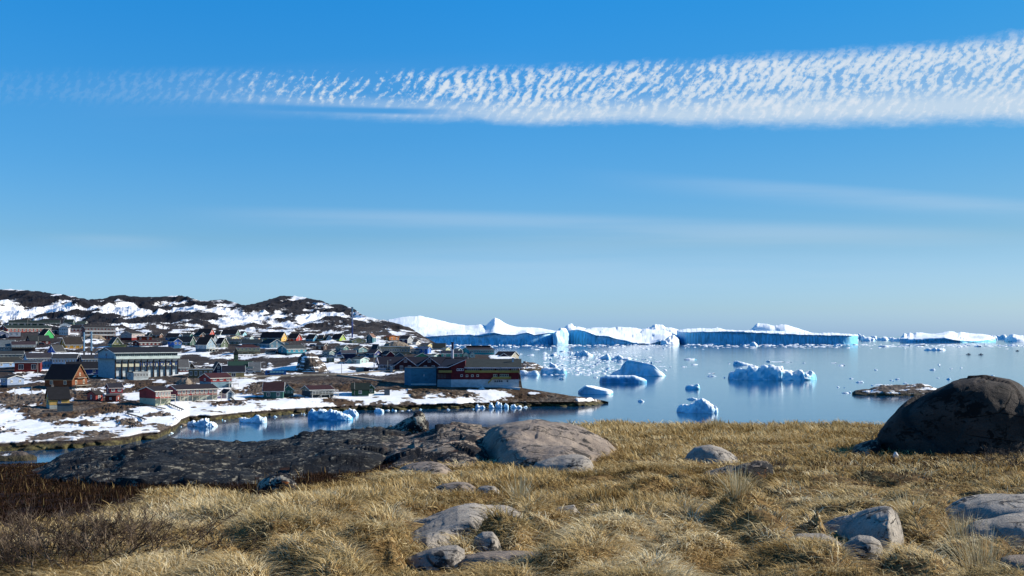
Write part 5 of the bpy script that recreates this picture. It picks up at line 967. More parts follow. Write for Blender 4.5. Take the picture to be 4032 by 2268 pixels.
for x, y, w, h in [(3672,1457,18,5),(3697,1437,12,3),(3700,1443,6,2),(3745,1452,10,3),(3785,1449,9,2),(3533,1494,20,4),(3510,1498,12,3),(3518,1501,8,2),(3448,1457,12,3),(3385,1506,30,5),(3352,1491,14,3),(3736,1494,18,7),(3692,1489,11,2),(3563,1510,18,3),(3460,1516,30,3),(3436,1518,14,3),(3318,1439,20,4),(3908,1480,16,3),(3300,1525,10,3),(3324,1527,6,2),(3330,1548,28,4),(3347,1547,10,5),(3283,1430,24,2),(3500,1364,60,4),(3560,1362,50,5),(3480,1366,40,7),(3620,1360,60,5),(3740,1359,50,4),(3780,1366,30,5),(3850,1365,32,5),(3890,1363,26,3),(3990,1362,46,6),(3940,1362,30,3),(3240,1366,36,3),(3300,1361,30,7),(3130,1366,26,3)]: floe(x, y, w, h, *G4)
for i in range(34):
    x = rr.uniform(600, 2100); y = float(pl(SHORE, x))+rr.uniform(1, 7); floe(x, y, rr.uniform(5, 16), rr.uniform(1.5, 5), *G5)
def brash():
    n = 1150; r = np.random.default_rng(3)
    y = np.where(r.random(n) < .55, 1356+np.abs(r.normal(0, 7, n)), r.uniform(1385, 1478, n)); x = np.where(y < 1383, r.uniform(1700, 4050, n), np.clip(r.normal(2320, 120, n), 2145, 2620))
    D = DW(y); w = r.uniform(.4, 1.9, n)*D/900; h = w*r.uniform(.08, .3, n); X = (x-PX0)/F*D
    a = r.uniform(0, 6.28, n); ca, sa = np.cos(a), np.sin(a)
    base = np.array([(-1,-.6,-.2),(1,-.8,-.2),(.8,.7,-.2),(-.9,.6,-.2),(-.6,-.3,1),(.5,-.4,.7),(.4,.3,.9),(-.5,.4,.6)])
    V = base[None]*np.stack([w, w, h], -1)[:, None]; V = V*(1+.3*r.random(V.shape))
    V = np.stack([V[..., 0]*ca[:, None]-V[..., 1]*sa[:, None]+X[:, None], V[..., 0]*sa[:, None]+V[..., 1]*ca[:, None]+D[:, None], V[..., 2]], -1)
    f = np.array([(4,5,6,7),(0,1,5,4),(1,2,6,5),(2,3,7,6),(3,0,4,7)]); q = (np.arange(n)[:, None, None]*8+f[None]).reshape(-1, 4)
    o = mesh_np('brash_ice', V.reshape(-1, 3), q, M_ICEW, smooth=False); tag(o, 'fine broken ice strewn over the bay between the floes', 'brash ice', kind='stuff')
brash()
# ================= ISLETS =================
def islet(top, base, thick, seed, amp=1.0, lam=8, name='islet', **k):
    x0, x1 = top[0][0], top[-1][0]; D = DW(base); mid = [(a, base-(base-b)*.45) for a, b in top]
    tag(loft(name, M_ISLET, [(base, D), (mid, D+thick*.12), (top, D+thick*.55), ([(a, HOR+HC*F/(D+thick)) for a, b in top], D+thick)], x0, x1, 2, sub=10, taper=3, amp=amp, lam=lam, facet=.5, seed=seed, sink=2), kind='structure')
islet([(3355,1545),(3368,1538),(3400,1534),(3425,1531),(3445,1523),(3470,1516),(3520,1514),(3560,1516),(3600,1514),(3625,1512),(3660,1518),(3690,1530),(3705,1534),(3760,1545),(3790,1555)], 1559, 26, 3, amp=1.0, lam=6)
islet([(1960,1440),(2020,1422),(2060,1426),(2085,1427),(2105,1430),(2120,1437),(2135,1444),(2146,1450)], 1458, 60, 5, amp=2.2, lam=10, name='rocky_point')
def headland():
    islet([(-420,1795),(-60,1782),(0,1783),(40,1776),(80,1776),(103,1781),(112,1786),(132,1790),(146,1799)], 1818, 9, 8, amp=.5, lam=3, name='low_headland')
headland()
# ================= FOREGROUND =================
GD = np.array([1.2, 3.2, 7.3, 10, 14, 20, 28, 36, 45, 60, 90, 150, 190])
GX = np.array([-600, 0, 400, 800, 1300, 1700, 2100, 2350, 3400, 4700])
GY = np.array([[6726]*10, [3400]*10, [2275]*10, [2092]*10,
 [1972,1968,1962,1958,1955,1950,1948,1948,1950,1950],
 [1905,1900,1897,1885,1852,1822,1818,1813,1806,1800],
 [1872,1872,1855,1838,1792,1755,1742,1735,1735,1728],
 [1862,1858,1837,1812,1757,1725,1708,1701,1703,1700],
 [1856,1851,1827,1796,1745,1715,1698,1691,1694,1694],
 [1852,1847,1824,1790,1758,1755,1780,1790,1800,1800],
 [1862,1857,1850,1850,1870,1880,1890,1900,1900,1900],
 [2057]*10, [2000]*10], float)
def gtab(px, D):
    px = np.asarray(px, float); D = np.asarray(D, float); lD = np.log(D); L = np.log(GD)
    j = np.clip(np.searchsorted(L, lD)-1, 0, len(L)-2); tt = (lD-L[j])/(L[j+1]-L[j])
    i = np.clip(np.searchsorted(GX, px)-1, 0, len(GX)-2); u = np.clip((px-GX[i])/(GX[i+1]-GX[i]), 0, 1); u = u*u*(3-2*u)
    drop = (GY-HOR)/F*GD[:, None]
    def cr(i_):
        p1 = drop[j, i_]; p2 = drop[j+1, i_]; m1 = (drop[j+1, i_]-drop[np.maximum(j-1, 0), i_])/(L[j+1]-L[np.maximum(j-1, 0)])*(L[j+1]-L[j]); m2 = (drop[np.minimum(j+2, len(L)-1), i_]-drop[j, i_])/(L[np.minimum(j+2, len(L)-1)]-L[j])*(L[j+1]-L[j])
        return (2*tt**3-3*tt**2+1)*p1+(tt**3-2*tt**2+tt)*m1+(-2*tt**3+3*tt**2)*p2+(tt**3-tt**2)*m2
    return HC-(cr(i)*(1-u)+cr(i+1)*u)
def tussock(px, py):
    """how strongly the ground is broken into grass hummocks"""
    a = sstep(1940, 2060, py)*sstep(500, 1000, px)
    return np.maximum(np.maximum(a, .5*sstep(1830, 1900, py)*sstep(2100, 2600, px)), .15)
def ground_z(x, D, px=None):
    x = np.asarray(x, float); D = np.asarray(D, float); px = x*F/D+PX0
    z0 = gtab(px, D); py = HOR+(HC-z0)*F/D; ts = tussock(px, py)
    wx = x+.25*fbm(x/1.1, D/1.1, o=2, s=61); wy = D+.35*fbm(x/1.3, D/1.3, o=2, s=62)
    d1, d2 = cells(wx/.85, wy/1.15, 4); m = np.clip(d2-d1, 0, .75)/.75; m = 1-(1-m)**2
    d3, d4 = cells(wx/.36+9, wy/.5, 14); m2 = np.clip(d4-d3, 0, .7)/.7
    rk = np.ones_like(z0)
    for a, f, b in FOOT:
        if a[-1]-a[0] > 900: continue
        i = (px > a[0]-80) & (px < a[-1]+80)
        if i.any():
            Fi = np.interp(px[i], a, f); Bi = np.interp(px[i], a, b); sd = sstep(a[0]-70, a[0]+15, px[i])*sstep(a[-1]+70, a[-1]-15, px[i]); rk[i] = np.minimum(rk[i], 1-sd*(1-np.maximum(sstep(Fi-.02, Fi-.5, D[i]), sstep(Bi, Bi+.5, D[i]))))
    ts = ts*rk
    z = z0-.03*(1-rk)+ts*(.32*m+.06*m2-.15)*sstep(60, 30, D)+.10*fbm(x/3.1, D/3.8, o=3, s=8)*sstep(60, 20, D)*sstep(3, 8, D)
    for hx, hD, rx, ry, dz in BUMPS: z = z+dz*np.exp(-((x-hx)/rx)**2-((D-hD)/ry)**2)
    # pool hollows
    for hx, hD, rx, ry, dz in POOLS: z = z-np.exp(-((x-hx)/rx)**4-((D-hD)/ry)**4)*np.maximum(0, z-(gtab(hx*F/hD+PX0, hD)-dz))
    return z
POOLS = [(.50, 8.2, .19, .24, .05), (.87, 9.55, .07, .12, .05)]
BUMPS = [(2.0, 13.2, .9, .35, -.26), (1.95, 14.4, 1.0, .5, .14), (3.35, 8.6, .42, .3, -.22), (2.15, 10.4, .35, .22, .16), (1.1, 11.5, .6, .25, -.14), (-.4, 11.2, .8, .3, -.12), (2.9, 12.2, .7, .25, -.13), (4.3, 11.5, .7, .3, .14), (-1.2, 10.2, .45, .25, .12), (-2.4, 9.6, .4, .25, .12), (.2, 14.5, 1.3, .4, -.16), (4.2, 14.8, 1.4, .5, -.14), (1.9, 9.2, .5, .22, -.14), (1.3, 9.9, .4, .2, .13)]
_GC = np.arange(-700, 4740, 4.0); _GD = np.log(np.geomspace(3.2, 190, 1000)); _GZ = None
def gz_fast(x, D):
    global _GZ
    if _GZ is None:
        a, b = np.meshgrid(_GC, np.exp(_GD)); _GZ = ground_z((a-PX0)/F*b, b)
    c = np.clip((x*F/D+PX0-_GC[0])/4.0, 0, len(_GC)-1.001); r = np.clip((np.log(D)-_GD[0])/(_GD[1]-_GD[0]), 0, len(_GD)-1.001)
    i = c.astype(int); j = r.astype(int); u = c-i; v = r-j
    return (_GZ[j, i]*(1-u)+_GZ[j, i+1]*u)*(1-v)+(_GZ[j+1, i]*(1-u)+_GZ[j+1, i+1]*u)*v
def region(px, py):
    """0 golden upright grass, 1 matted pale grass, 2 brown heath"""
    n = fbm(px/160, py/50, o=3, s=91)
    edge = pl([(-600,2120),(0,2095),(200,2065),(420,2020),(640,1972),(800,1958),(1000,1955),(1150,1942),(1300,1915),(1420,1870),(1560,1840),(1650,1800)], px)+n*45
    heath = sstep(22, -22, py-edge)*(px < 1680)
    right = sstep(60, -10, np.hypot((px-3650)/9, (py-1830)/2.2)-0)*.7+sstep(.35, .75, n+.2)*sstep(1790, 1860, py)*.5
    heath = np.maximum(heath, np.clip(right, 0, .75)*(px > 3000))
    mat = sstep(1965, 2060, py+n*40)*sstep(350, 900, px)
    mat = np.maximum(mat, sstep(1870, 1960, py+n*50)*sstep(2700, 3100, px))
    return heath, mat*(1-heath)
# ---- rock materials
def m_rock(name, cols, sc=1.0, lichen=None, lamt=.5, crack=.5, orange=0.0, ocol='#7a4316', specks=None):
    t = NT(name); tc = t.n('ShaderNodeTexCoord').outputs['Object']
    n = t.noise(t.scaled(tc, (1.0*sc, 1.0*sc, 2.2*sc)), 1.2, 8, .65); fine = t.noise(tc, 45*sc, 6, .8)
    col = t.ramp(t.math('MULTIPLY_ADD', fine, .42, t.math('MULTIPLY', n, .60)), [(.30, srgb(cols[0])), (.46, srgb(cols[1])), (.6, srgb(cols[2])), (.78, srgb(cols[3]))])
    l1 = t.noise(t.scaled(tc, (1, 1, 1.3)), 1.6*sc, 3, .5); l2 = t.noise(t.scaled(tc, (1, 1, 1.4)), 9*sc, 5, .7, .6)
    if lichen:
        k = t.mr(t.math('ADD', t.math('MULTIPLY', l1, .55), t.math('MULTIPLY', l2, .6)), .60-lamt*.14, .64-lamt*.14); col = t.mix(k, col, srgb(lichen))
    if specks:
        s1 = t.noise(t.scaled(tc, (3.4, 2.2, 9), rot=(0, .3, .1)), 1.7, 6, .8); s2 = t.noise(tc, .35, 2); k = t.mr(t.math('ADD', s1, t.math('MULTIPLY', s2, .25)), .675, .73); col = t.mix(t.math('MULTIPLY', k, .8), col, srgb(specks))
    if orange: col = t.mix(t.math('MULTIPLY', t.mr(t.noise(tc, 2.3*sc+.7, 4, .6), .63, .68), orange), col, srgb(ocol))
    v = t.voro(t.scaled(tc, (.8, 1.2, 2.2)), 1.3*sc, 'DISTANCE_TO_EDGE')
    cr = t.math('MULTIPLY', t.mr(v, .0, .028), 1); w = t.mr(t.noise(tc, 1.1*sc, 2), .5, .62); cr = t.math('MAXIMUM', cr, t.math('SUBTRACT', 1, t.math('MULTIPLY', w, crack)))
    col = t.mix(cr, srgb('#15100c'), col)
    h = t.math('ADD', t.math('ADD', t.math('MULTIPLY', n, .9), t.math('MULTIPLY', fine, .12)), t.math('ADD', t.math('MULTIPLY', cr, .25), t.math('MULTIPLY', l2, .25)))
    t.bsdf(col, .88, t.bump(h, .9, .10/sc**.5), .2); return t.m
R_GREY = m_rock('grey_gneiss', ('#4f4a46', '#837b72', '#a89e92', '#c4bbae'), 1.4, '#3a3836', -.3, .8)
R_PINK = m_rock('pinkish_gneiss', ('#4b433d', '#7a6d62', '#958678', '#b0a294'), .9, '#3a342f', -.15, .9)
R_DARK = m_rock('black_lichen_rock', ('#17181a', '#232425', '#33322f', '#6b6659'), 1.0, '#0b0c10', .62, .7, .9, '#35251a', specks='#8d8676')
R_SPOT = m_rock('spotted_lichen_boulder', ('#5b564e', '#8b8578', '#aaa392', '#c9c4b5'), 1.6, '#17161a', .62, .3, 1.0)
R_MIX = m_rock('patchy_lichen_rock', ('#3a332e', '#76695b', '#a08f7d', '#c0b29f'), 1.1, '#1b1a1c', .42, .8, .6)
R_BIG = m_rock('dark_boulder_rock', ('#1d1a19', '#302a27', '#453d38', '#7d7063'), .8, '#141210', -.05, .9)
def gD(px, py):
    """ground distance seen at (px,py)"""
    D = np.exp(np.linspace(math.log(4), math.log(50), 600)); y = HOR+(HC-gtab(np.full(600, float(px)), D))*F/D
    k = np.argmin(np.abs(y-py)); return float(D[k])
def rock(label, mat, top, base, thick=None, skew=None, amp=.05, lam=.5, name='rock', cat='rock', seed=1, step=6, facet=.15, sub=12, taper=2.4, mids=None, td=.5, Dm=None, foot=True, **k):
    x0, x1 = top[0][0], top[-1][0]; xc = (x0+x1)/2; basep = base if isinstance(base, list) else [(x0, base), (x1, base)]
    D = Dm or gD(xc, float(pl(basep, xc))); Dc = [(a, gD(a, b)) for a, b in basep] if isinstance(base, list) and len(base) > 2 else None; wm = (x1-x0)/F*D; th = thick or wm*.55
    skew = th*.22 if skew is None else skew; sk = (lambda d: [(x0, d+skew*.5), (x1, d-skew*.5)]) if Dc is None else (lambda d: [(a, q+d-D) for a, q in Dc]); DX = (lambda a: D) if Dc is None else (lambda a: float(pl(Dc, a)))
    low = [(a, b+6) for a, b in basep]; mid = [(a, pl(basep, a)*(1-.66)+b*.66) for a, b in top] if mids is None else mids
    def hz(f, DD):
        r = []
        for a, b in top:
            d = DX(a)+DD-D; zf = HC-(pl(basep, a)-HOR)/F*DX(a); zb = zf if Dm else min(float(gtab(a, d)), zf)-.03; zt = HC-(b-HOR)/F*(DX(a)+th*td); r.append((a, HOR+(HC-(zb*(1-f)+zt*f))*F/d))
        return r
    return loft(name, mat, [(low, sk(D)), (mid, sk(D+th*.14)), (top, sk(D+th*td)), (hz(.72, D+th*.85), sk(D+th*.85)), (hz(-.05, D+th), sk(D+th))], x0, x1, step, sub=sub, taper=taper, amp=amp, lam=lam, facet=facet, label=label, cat=cat, seed=seed, foot=foot, sink=.35, crest=2, **k)
# big boulder on the right
rock('huge dark rounded boulder on the right, towering over the grass', R_BIG,
     [(3405,1795),(3415,1768),(3440,1738),(3467,1708),(3500,1661),(3535,1625),(3573,1594),(3615,1563),(3656,1538),(3690,1522),(3718,1514),(3752,1499),(3787,1493),(3830,1489),(3880,1487),(3925,1491),(3976,1498),(4011,1511),(4032,1528),(4070,1570),(4110,1630),(4140,1700),(4160,1790)], [(3405,1795),(4160,1800)], thick=2.9, skew=.9, mids=[(3405,1790),(3440,1748),(3500,1684),(3573,1624),(3656,1572),(3752,1540),(3880,1530),(3976,1545),(4032,1580),(4110,1670),(4160,1792)], amp=.17, lam=1.3, name='boulder', cat='boulder', seed=31, step=5, sub=26, facet=.45, taper=2.2, td=.55)
# long dark whaleback and its neighbours
SILA = [(120,1872),(157,1858),(200,1840),(262,1820),(293,1808),(330,1795),(362,1787),(400,1784),(451,1783),(482,1781),(500,1771),(540,1766),(582,1760),(640,1752),(700,1749),(734,1747),(770,1749),(797,1753),(860,1760),(938,1768),(1020,1760),(1100,1749),(1205,1732),(1290,1726),(1350,1721),(1394,1718),(1440,1718),(1500,1714),(1560,1706),(1620,1716)]
FTA = [(120,1880),(157,1893),(236,1914),(367,1925),(576,1930),(760,1925),(900,1940),(1000,1945),(1205,1935),(1350,1893),(1450,1870),(1560,1850),(1620,1830)]
DA = [(120,17.5),(400,17.2),(900,16.8),(1205,16.6),(1400,17.5),(1620,19.5)]
mx = lambda A, B, t: [(x, pl(A, x)*(1-t)+pl(B, x)*t) for x in sorted(set([p[0] for p in A]+[p[0] for p in B]))]
loft('rock_outcrop', R_DARK, [(mx(FTA, FTA, 0), DA), (mx(FTA, SILA, .30), [(120,19),(1620,20.5)]), (mx(FTA, SILA, .62), [(120,24),(1620,24)]), (mx(FTA, SILA, .86), [(120,31),(1620,29)]), (SILA, [(120,40),(1620,35)]), ([(120,1880),(800,1800),(1620,1765)], [(120,50),(1620,44)])], 120, 1620, 4.5, sub=20, taper=5, amp=.42, lam=2.6, facet=.3, ridge=True, label='long black whaleback outcrop speckled with pale lichen, running along the inlet', cat='rock outcrop', seed=33, foot=True, sink=.6, )
SILB = [(1455,1800),(1480,1760),(1499,1742),(1560,1722),(1600,1716),(1680,1702),(1720,1688),(1782,1680),(1830,1681),(1877,1686),(1939,1697),(1965,1720),(1990,1760)]
FTB = [(1455,1862),(1520,1868),(1600,1862),(1700,1845),(1800,1830),(1900,1822),(1990,1812)]
loft('rock_outcrop', R_MIX, [(FTB, [(1455,18.2),(1990,19.5)]), (mx(FTB, SILB, .4), [(1455,20),(1990,21)]), (mx(FTB, SILB, .75), 24), (SILB, 31), ([(1455,1800),(1990,1760)], 38)], 1455, 1990, 4, sub=20, taper=4, amp=.32, lam=1.3, facet=.35, label='pale and black patchy outcrop between the dark whaleback and the smooth dome', cat='rock outcrop', seed=35, foot=True, sink=.6)
SILD = [(1870,1790),(1886,1768),(1905,1735),(1925,1712),(1955,1692),(1990,1680),(2034,1671),(2075,1668),(2112,1667),(2150,1668),(2191,1672),(2230,1676),(2270,1685),(2310,1699),(2348,1715),(2385,1736),(2420,1765),(2440,1785)]
FTD = [(1870,1822),(1920,1840),(1980,1836),(2050,1826),(2120,1815),(2200,1805),(2300,1795),(2440,1790)]
loft('rock_dome', R_PINK, [(FTD, 18.5), (mx(FTD, SILD, .42), [(1870,19.0),(1960,18.9),(2060,19.3),(2440,20.5)]), (mx(FTD, SILD, .78), [(1870,20.5),(1970,20.2),(2440,23)]), (SILD, 25), (mx(SILD, FTD, .35), 30), (mx(SILD, FTD, .6), 33)], 1870, 2440, 4, sub=22, taper=2.6, amp=.22, lam=1.2, facet=.1, label='smooth pinkish dome of bare rock in the middle, dark on its left side', cat='rock outcrop', seed=36, foot=True, sink=.5)
rock('pale flat rock slab at the right foot of the smooth pinkish dome', R_GREY, [(2094,1850),(2110,1826),(2160,1811),(2220,1800),(2260,1795),(2300,1797),(2325,1812),(2338,1835),(2345,1850)], 1856, amp=.05, seed=41, thick=1.3)
rock('low sunlit slab at the foot of the patchy outcrop', R_PINK, [(1560,1862),(1600,1835),(1660,1824),(1700,1822),(1740,1830),(1775,1850),(1785,1862)], 1866, amp=.06, seed=42, thick=1.5)
rock('angular peaked boulder standing on the outcrop against the inlet', R_SPOT, [(1499,1712),(1530,1700),(1560,1682),(1590,1660),(1605,1648),(1625,1640),(1640,1633),(1652,1631),(1662,1640),(1672,1655),(1680,1668),(1688,1686),(1692,1705)], 1712, amp=.16, lam=.8, name='boulder', cat='boulder', seed=43, step=3, Dm=31, thick=1.4, facet=.6, taper=4)
rock('speckled boulder with orange and black lichen beside the golden grass on the left', R_SPOT, [(1003,1945),(1015,1905),(1035,1885),(1060,1870),(1085,1863),(1105,1862),(1130,1872),(1155,1890),(1172,1915),(1182,1945)], 1955, amp=.07, lam=.5, name='boulder', cat='boulder', seed=44, step=3, facet=.3, Dm=14.6, thick=.75, taper=3)
rock('small round boulder alone on the dark outcrop above the inlet', R_SPOT, [(852,1790),(856,1775),(866,1765),(880,1762),(889,1772),(893,1790)], 1792, amp=.05, name='boulder', cat='boulder', seed=45, step=2, Dm=34, thick=.4)
rock('flat dark slab lying on the left end of the outcrop by the water', R_DARK, [(580,1762),(590,1750),(610,1742),(630,1738),(650,1743),(663,1748),(668,1762)], 1763, amp=.05, seed=46, step=3, Dm=38, thick=.7)
rock('large grey cracked rock slab in the centre foreground', R_GREY, [(1562,2142),(1590,2112),(1635,2086),(1680,2066),(1719,2048),(1760,2028),(1803,2010),(1876,2003),(1930,2005),(1981,2010),(2030,2022),(2060,2040),(2080,2065)], [(1562,2152),(1600,2168),(1680,2178),(1770,2160),(1850,2150),(1955,2106),(2060,2090),(2080,2080)], amp=.035, lam=.5, seed=47, step=4, thick=2.6, td=.6, facet=.3, taper=6)
rock('rounded pale rock hugging the front of the grey cracked slab', R_GREY, [(1600,2205),(1640,2180),(1700,2158),(1760,2148),(1800,2147),(1830,2165),(1838,2190),(1830,2215)], 2222, amp=.03, seed=48, step=4, thick=.4, Dm=7.9)
rock('smooth squarish rock right of the crack in the grey slab', R_GREY, [(1860,2165),(1870,2120),(1900,2098),(1940,2094),(1960,2120),(1972,2150),(1975,2165)], 2172, amp=.03, seed=49, step=4, thick=.4, Dm=8.4)
rock('long low pinkish slab at the bottom centre beside the puddle', R_PINK, [(1800,2218),(1840,2195),(1900,2180),(2000,2176),(2090,2182),(2140,2190),(2190,2205),(2225,2220)], 2224, amp=.03, seed=50, step=5, thick=.45, Dm=7.75)
rock('half-buried pale rock in the grass left of the centre', R_PINK, [(1700,1938),(1715,1915),(1750,1903),(1800,1899),(1845,1903),(1872,1915),(1880,1935)], 1942, amp=.04, seed=51, thick=.8)
rock('small pale rock with a dark hollow, right of the half-buried one', R_GREY, [(1872,1938),(1890,1920),(1920,1914),(1945,1916),(1962,1928),(1972,1940)], 1942, amp=.04, seed=52, thick=.5, step=4)
rock('low grey rock left of the small upright one in the middle of the grass', R_GREY, [(2172,2012),(2195,1996),(2230,1988),(2262,1985),(2275,2005),(2298,2030)], 2036, amp=.05, seed=53, thick=.5, step=4)
rock('small upright rounded rock in the middle of the grass', R_GREY, [(2292,2025),(2300,2000),(2318,1985),(2340,1977),(2358,1984),(2366,2010),(2368,2032)], 2038, amp=.03, seed=54, thick=.28, step=3)
rock('grey whale-backed rock in the golden grass right of the dome', R_GREY, [(2690,1812),(2710,1785),(2735,1765),(2765,1755),(2800,1752),(2840,1762),(2880,1780),(2902,1800),(2908,1815)], 1822, amp=.06, seed=55, thick=1.1)
rock('rough dark rock with a notched top, left of the boulder', R_MIX, [(2756,1890),(2775,1865),(2820,1850),(2870,1838),(2905,1835),(2930,1822),(2970,1816),(3010,1817),(3040,1830),(3050,1860),(3045,1890)], 1905, amp=.12, lam=.5, seed=56, thick=1.0, facet=.4)
rock('cracked grey rock with a rounded top at lower right', R_GREY, [(3215,2110),(3250,2085),(3300,2060),(3360,2035),(3420,2015),(3470,2005),(3505,2006),(3528,2022),(3545,2052),(3556,2095),(3562,2150)], [(3215,2112),(3330,2142),(3420,2165),(3500,2185),(3546,2160)], amp=.04, lam=.4, seed=57, thick=1.5, facet=.4, step=4)
rock('small smooth rock jutting in front of the cracked rock at lower right', R_GREY, [(3310,2175),(3318,2140),(3340,2115),(3380,2102),(3430,2110),(3465,2135),(3480,2165),(3475,2190)], 2196, amp=.04, seed=58, thick=.4, step=4, Dm=8.2)
rock('dark-shadowed low rock left of the cracked rock at lower right', R_GREY, [(3090,2165),(3105,2125),(3140,2108),(3180,2106),(3240,2108),(3290,2125),(3330,2160)], 2172, amp=.05, seed=59, thick=.55, step=4, Dm=8.5)
rock('wide grey rock with a dark hollow cut by the right edge', R_GREY, [(3685,2062),(3710,2025),(3750,1990),(3800,1965),(3860,1953),(3930,1949),(4010,1950),(4090,1953),(4180,1975),(4260,2040)], [(3685,2075),(3900,2100),(4100,2120),(4260,2130)], amp=.05, lam=.6, seed=60, thick=2.2, facet=.3)
rock('second grey rock bulging below the wide one at the right edge', R_GREY, [(3790,2085),(3840,2060),(3900,2052),(3960,2040),(4050,2035),(4150,2045),(4220,2100)], 2130, amp=.05, seed=61, thick=.7, Dm=8.9)
rock('low pale rock in the bottom right corner', R_PINK, [(3930,2240),(3945,2205),(3975,2197),(4030,2195),(4100,2200),(4150,2240)], 2260, amp=.03, seed=62, thick=.4, Dm=7.5, step=4)
rock('small white upright stone in front of the huge boulder', m_rock('white_stone', ('#a59f98', '#cfc9c2', '#dedad5', '#efece8'), 3), [(3516,1806),(3518,1790),(3522,1779),(3530,1779),(3538,1792),(3541,1806)], 1808, amp=.02, lam=.15, seed=63, thick=.10, step=1.5)
rock('reddish rock edge showing through the grass on the crest', R_PINK, [(2950,1712),(2975,1688),(3010,1676),(3045,1671),(3080,1674),(3105,1688),(3120,1705)], 1712, amp=.05, seed=64, thick=1.2, Dm=40)
rock('dark rock edge on the crest just left of the huge boulder', R_DARK, [(3360,1712),(3375,1690),(3410,1683),(3450,1686),(3480,1700),(3490,1715)], 1716, amp=.06, seed=65, thick=1.2, Dm=38)
rock('flat grey ledge at the left foot of the huge boulder', R_MIX, [(3350,1790),(3370,1755),(3400,1735),(3430,1722),(3460,1725),(3470,1760)], 1795, amp=.08, seed=66, thick=1.2)
def m_ground():
    t = NT('thatch_ground'); p = t.pos(); h = t.attr('heath').outputs['Fac']; n = t.noise(t.scaled(p, (3, 7, 5)), 1, 6, .65); n2 = t.noise(p, 22, 3)
    g = t.ramp(t.math('MULTIPLY_ADD', n2, .4, t.math('MULTIPLY', n, .6)), [(.36, srgb('#2c2014')), (.5, srgb('#6b5434')), (.66, srgb('#a98d5e'))])
    b = t.ramp(n, [(.3, srgb('#120b08')), (.55, srgb('#2e1c14')), (.8, srgb('#4d3425'))])
    t.bsdf(t.mix(h, g, b), .95, t.bump(t.noise(t.scaled(p, (6, 30, 10)), 1, 4), .8, .06), .1); return t.m
def build_ground():
    cols = np.concatenate([np.arange(-2600, -620, 40.0), np.arange(-620, 4660, 9.0), np.arange(4660, 7200, 40.0)]); D = np.exp(np.concatenate([np.linspace(math.log(1.2), math.log(5.9), 40), np.linspace(math.log(6), math.log(190), 500)]))
    px, DD = np.meshgrid(cols, D); x = (px-PX0)/F*DD; z = ground_z(x, DD); py = HOR+(HC-z)*F/DD; he, ma = region(px, py)
    y = DD
    tag(mesh_np('ground', np.stack([x, y, z], -1).reshape(-1, 3), grid_faces(*x.shape), m_ground(), attrs={'heath': he.ravel()}), kind='structure')
build_ground()
def m_pool():
    t = NT('pool_water'); t.bsdf(srgb('#2a2118'), .06, t.bump(t.noise(t.pos(), 14, 2), .06, .02), .5); return t.m
for hx, hD, rx, ry, dz in POOLS:
    k = 40; a = np.linspace(0, 2*np.pi, k, endpoint=False); r = 1.0+.22*np.sin(3*a+hx)+.1*np.sin(5*a); z = float(gtab(hx*F/hD+PX0, hD))-dz+.02
    b = MB(); b.quad(*[(math.cos(q)*rx*s, math.sin(q)*ry*s, 0) for q, s in zip(a, r)]); o = b.build('puddle', m_pool(), loc=(hx, hD, z)); tag(o, kind='structure')
# ---- grass
def m_blade(name, stops):
    t = NT(name); a = t.n('ShaderNodeAttribute', attribute_name='tint'); sp = t.n('ShaderNodeSeparateXYZ'); t.l(a.outputs['Vector'], sp.inputs[0])
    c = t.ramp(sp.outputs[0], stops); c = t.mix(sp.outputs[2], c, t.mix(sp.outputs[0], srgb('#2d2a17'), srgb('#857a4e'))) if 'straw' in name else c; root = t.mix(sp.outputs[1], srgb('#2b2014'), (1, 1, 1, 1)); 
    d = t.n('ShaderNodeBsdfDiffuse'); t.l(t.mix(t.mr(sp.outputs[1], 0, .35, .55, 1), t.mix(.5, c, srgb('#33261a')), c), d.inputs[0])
    tr = t.n('ShaderNodeBsdfTranslucent'); t.l(c, tr.inputs[0]); m = t.n('ShaderNodeMixShader'); m.inputs[0].default_value = .22; t.l(d.outputs[0], m.inputs[1]); t.l(tr.outputs[0], m.inputs[2]); t.l(m.outputs[0], t.out.inputs[0]); return t.m
M_STRAW = m_blade('straw_blades', [(0, srgb('#3a2b1a')), (.22, srgb('#80673c')), (.48, srgb('#b59a68')), (.75, srgb('#d6c296')), (1, srgb('#eee2c0'))])
M_HEATH = m_blade('heath_twigs', [(0, srgb('#140d09')), (.35, srgb('#2a1e16')), (.65, srgb('#433226')), (.85, srgb('#6b5638')), (1, srgb('#9a8458'))])
def inrock(px, D):
    m = np.zeros(px.shape, bool)
    for a, f, b in FOOT:
        i = (px > a[0]+4) & (px < a[-1]-4); ff = np.interp(px, a, f); m |= i & (D > ff-(.045*ff+.14)*RNG.random(px.shape)) & (D < np.interp(px, a, b))
    return m
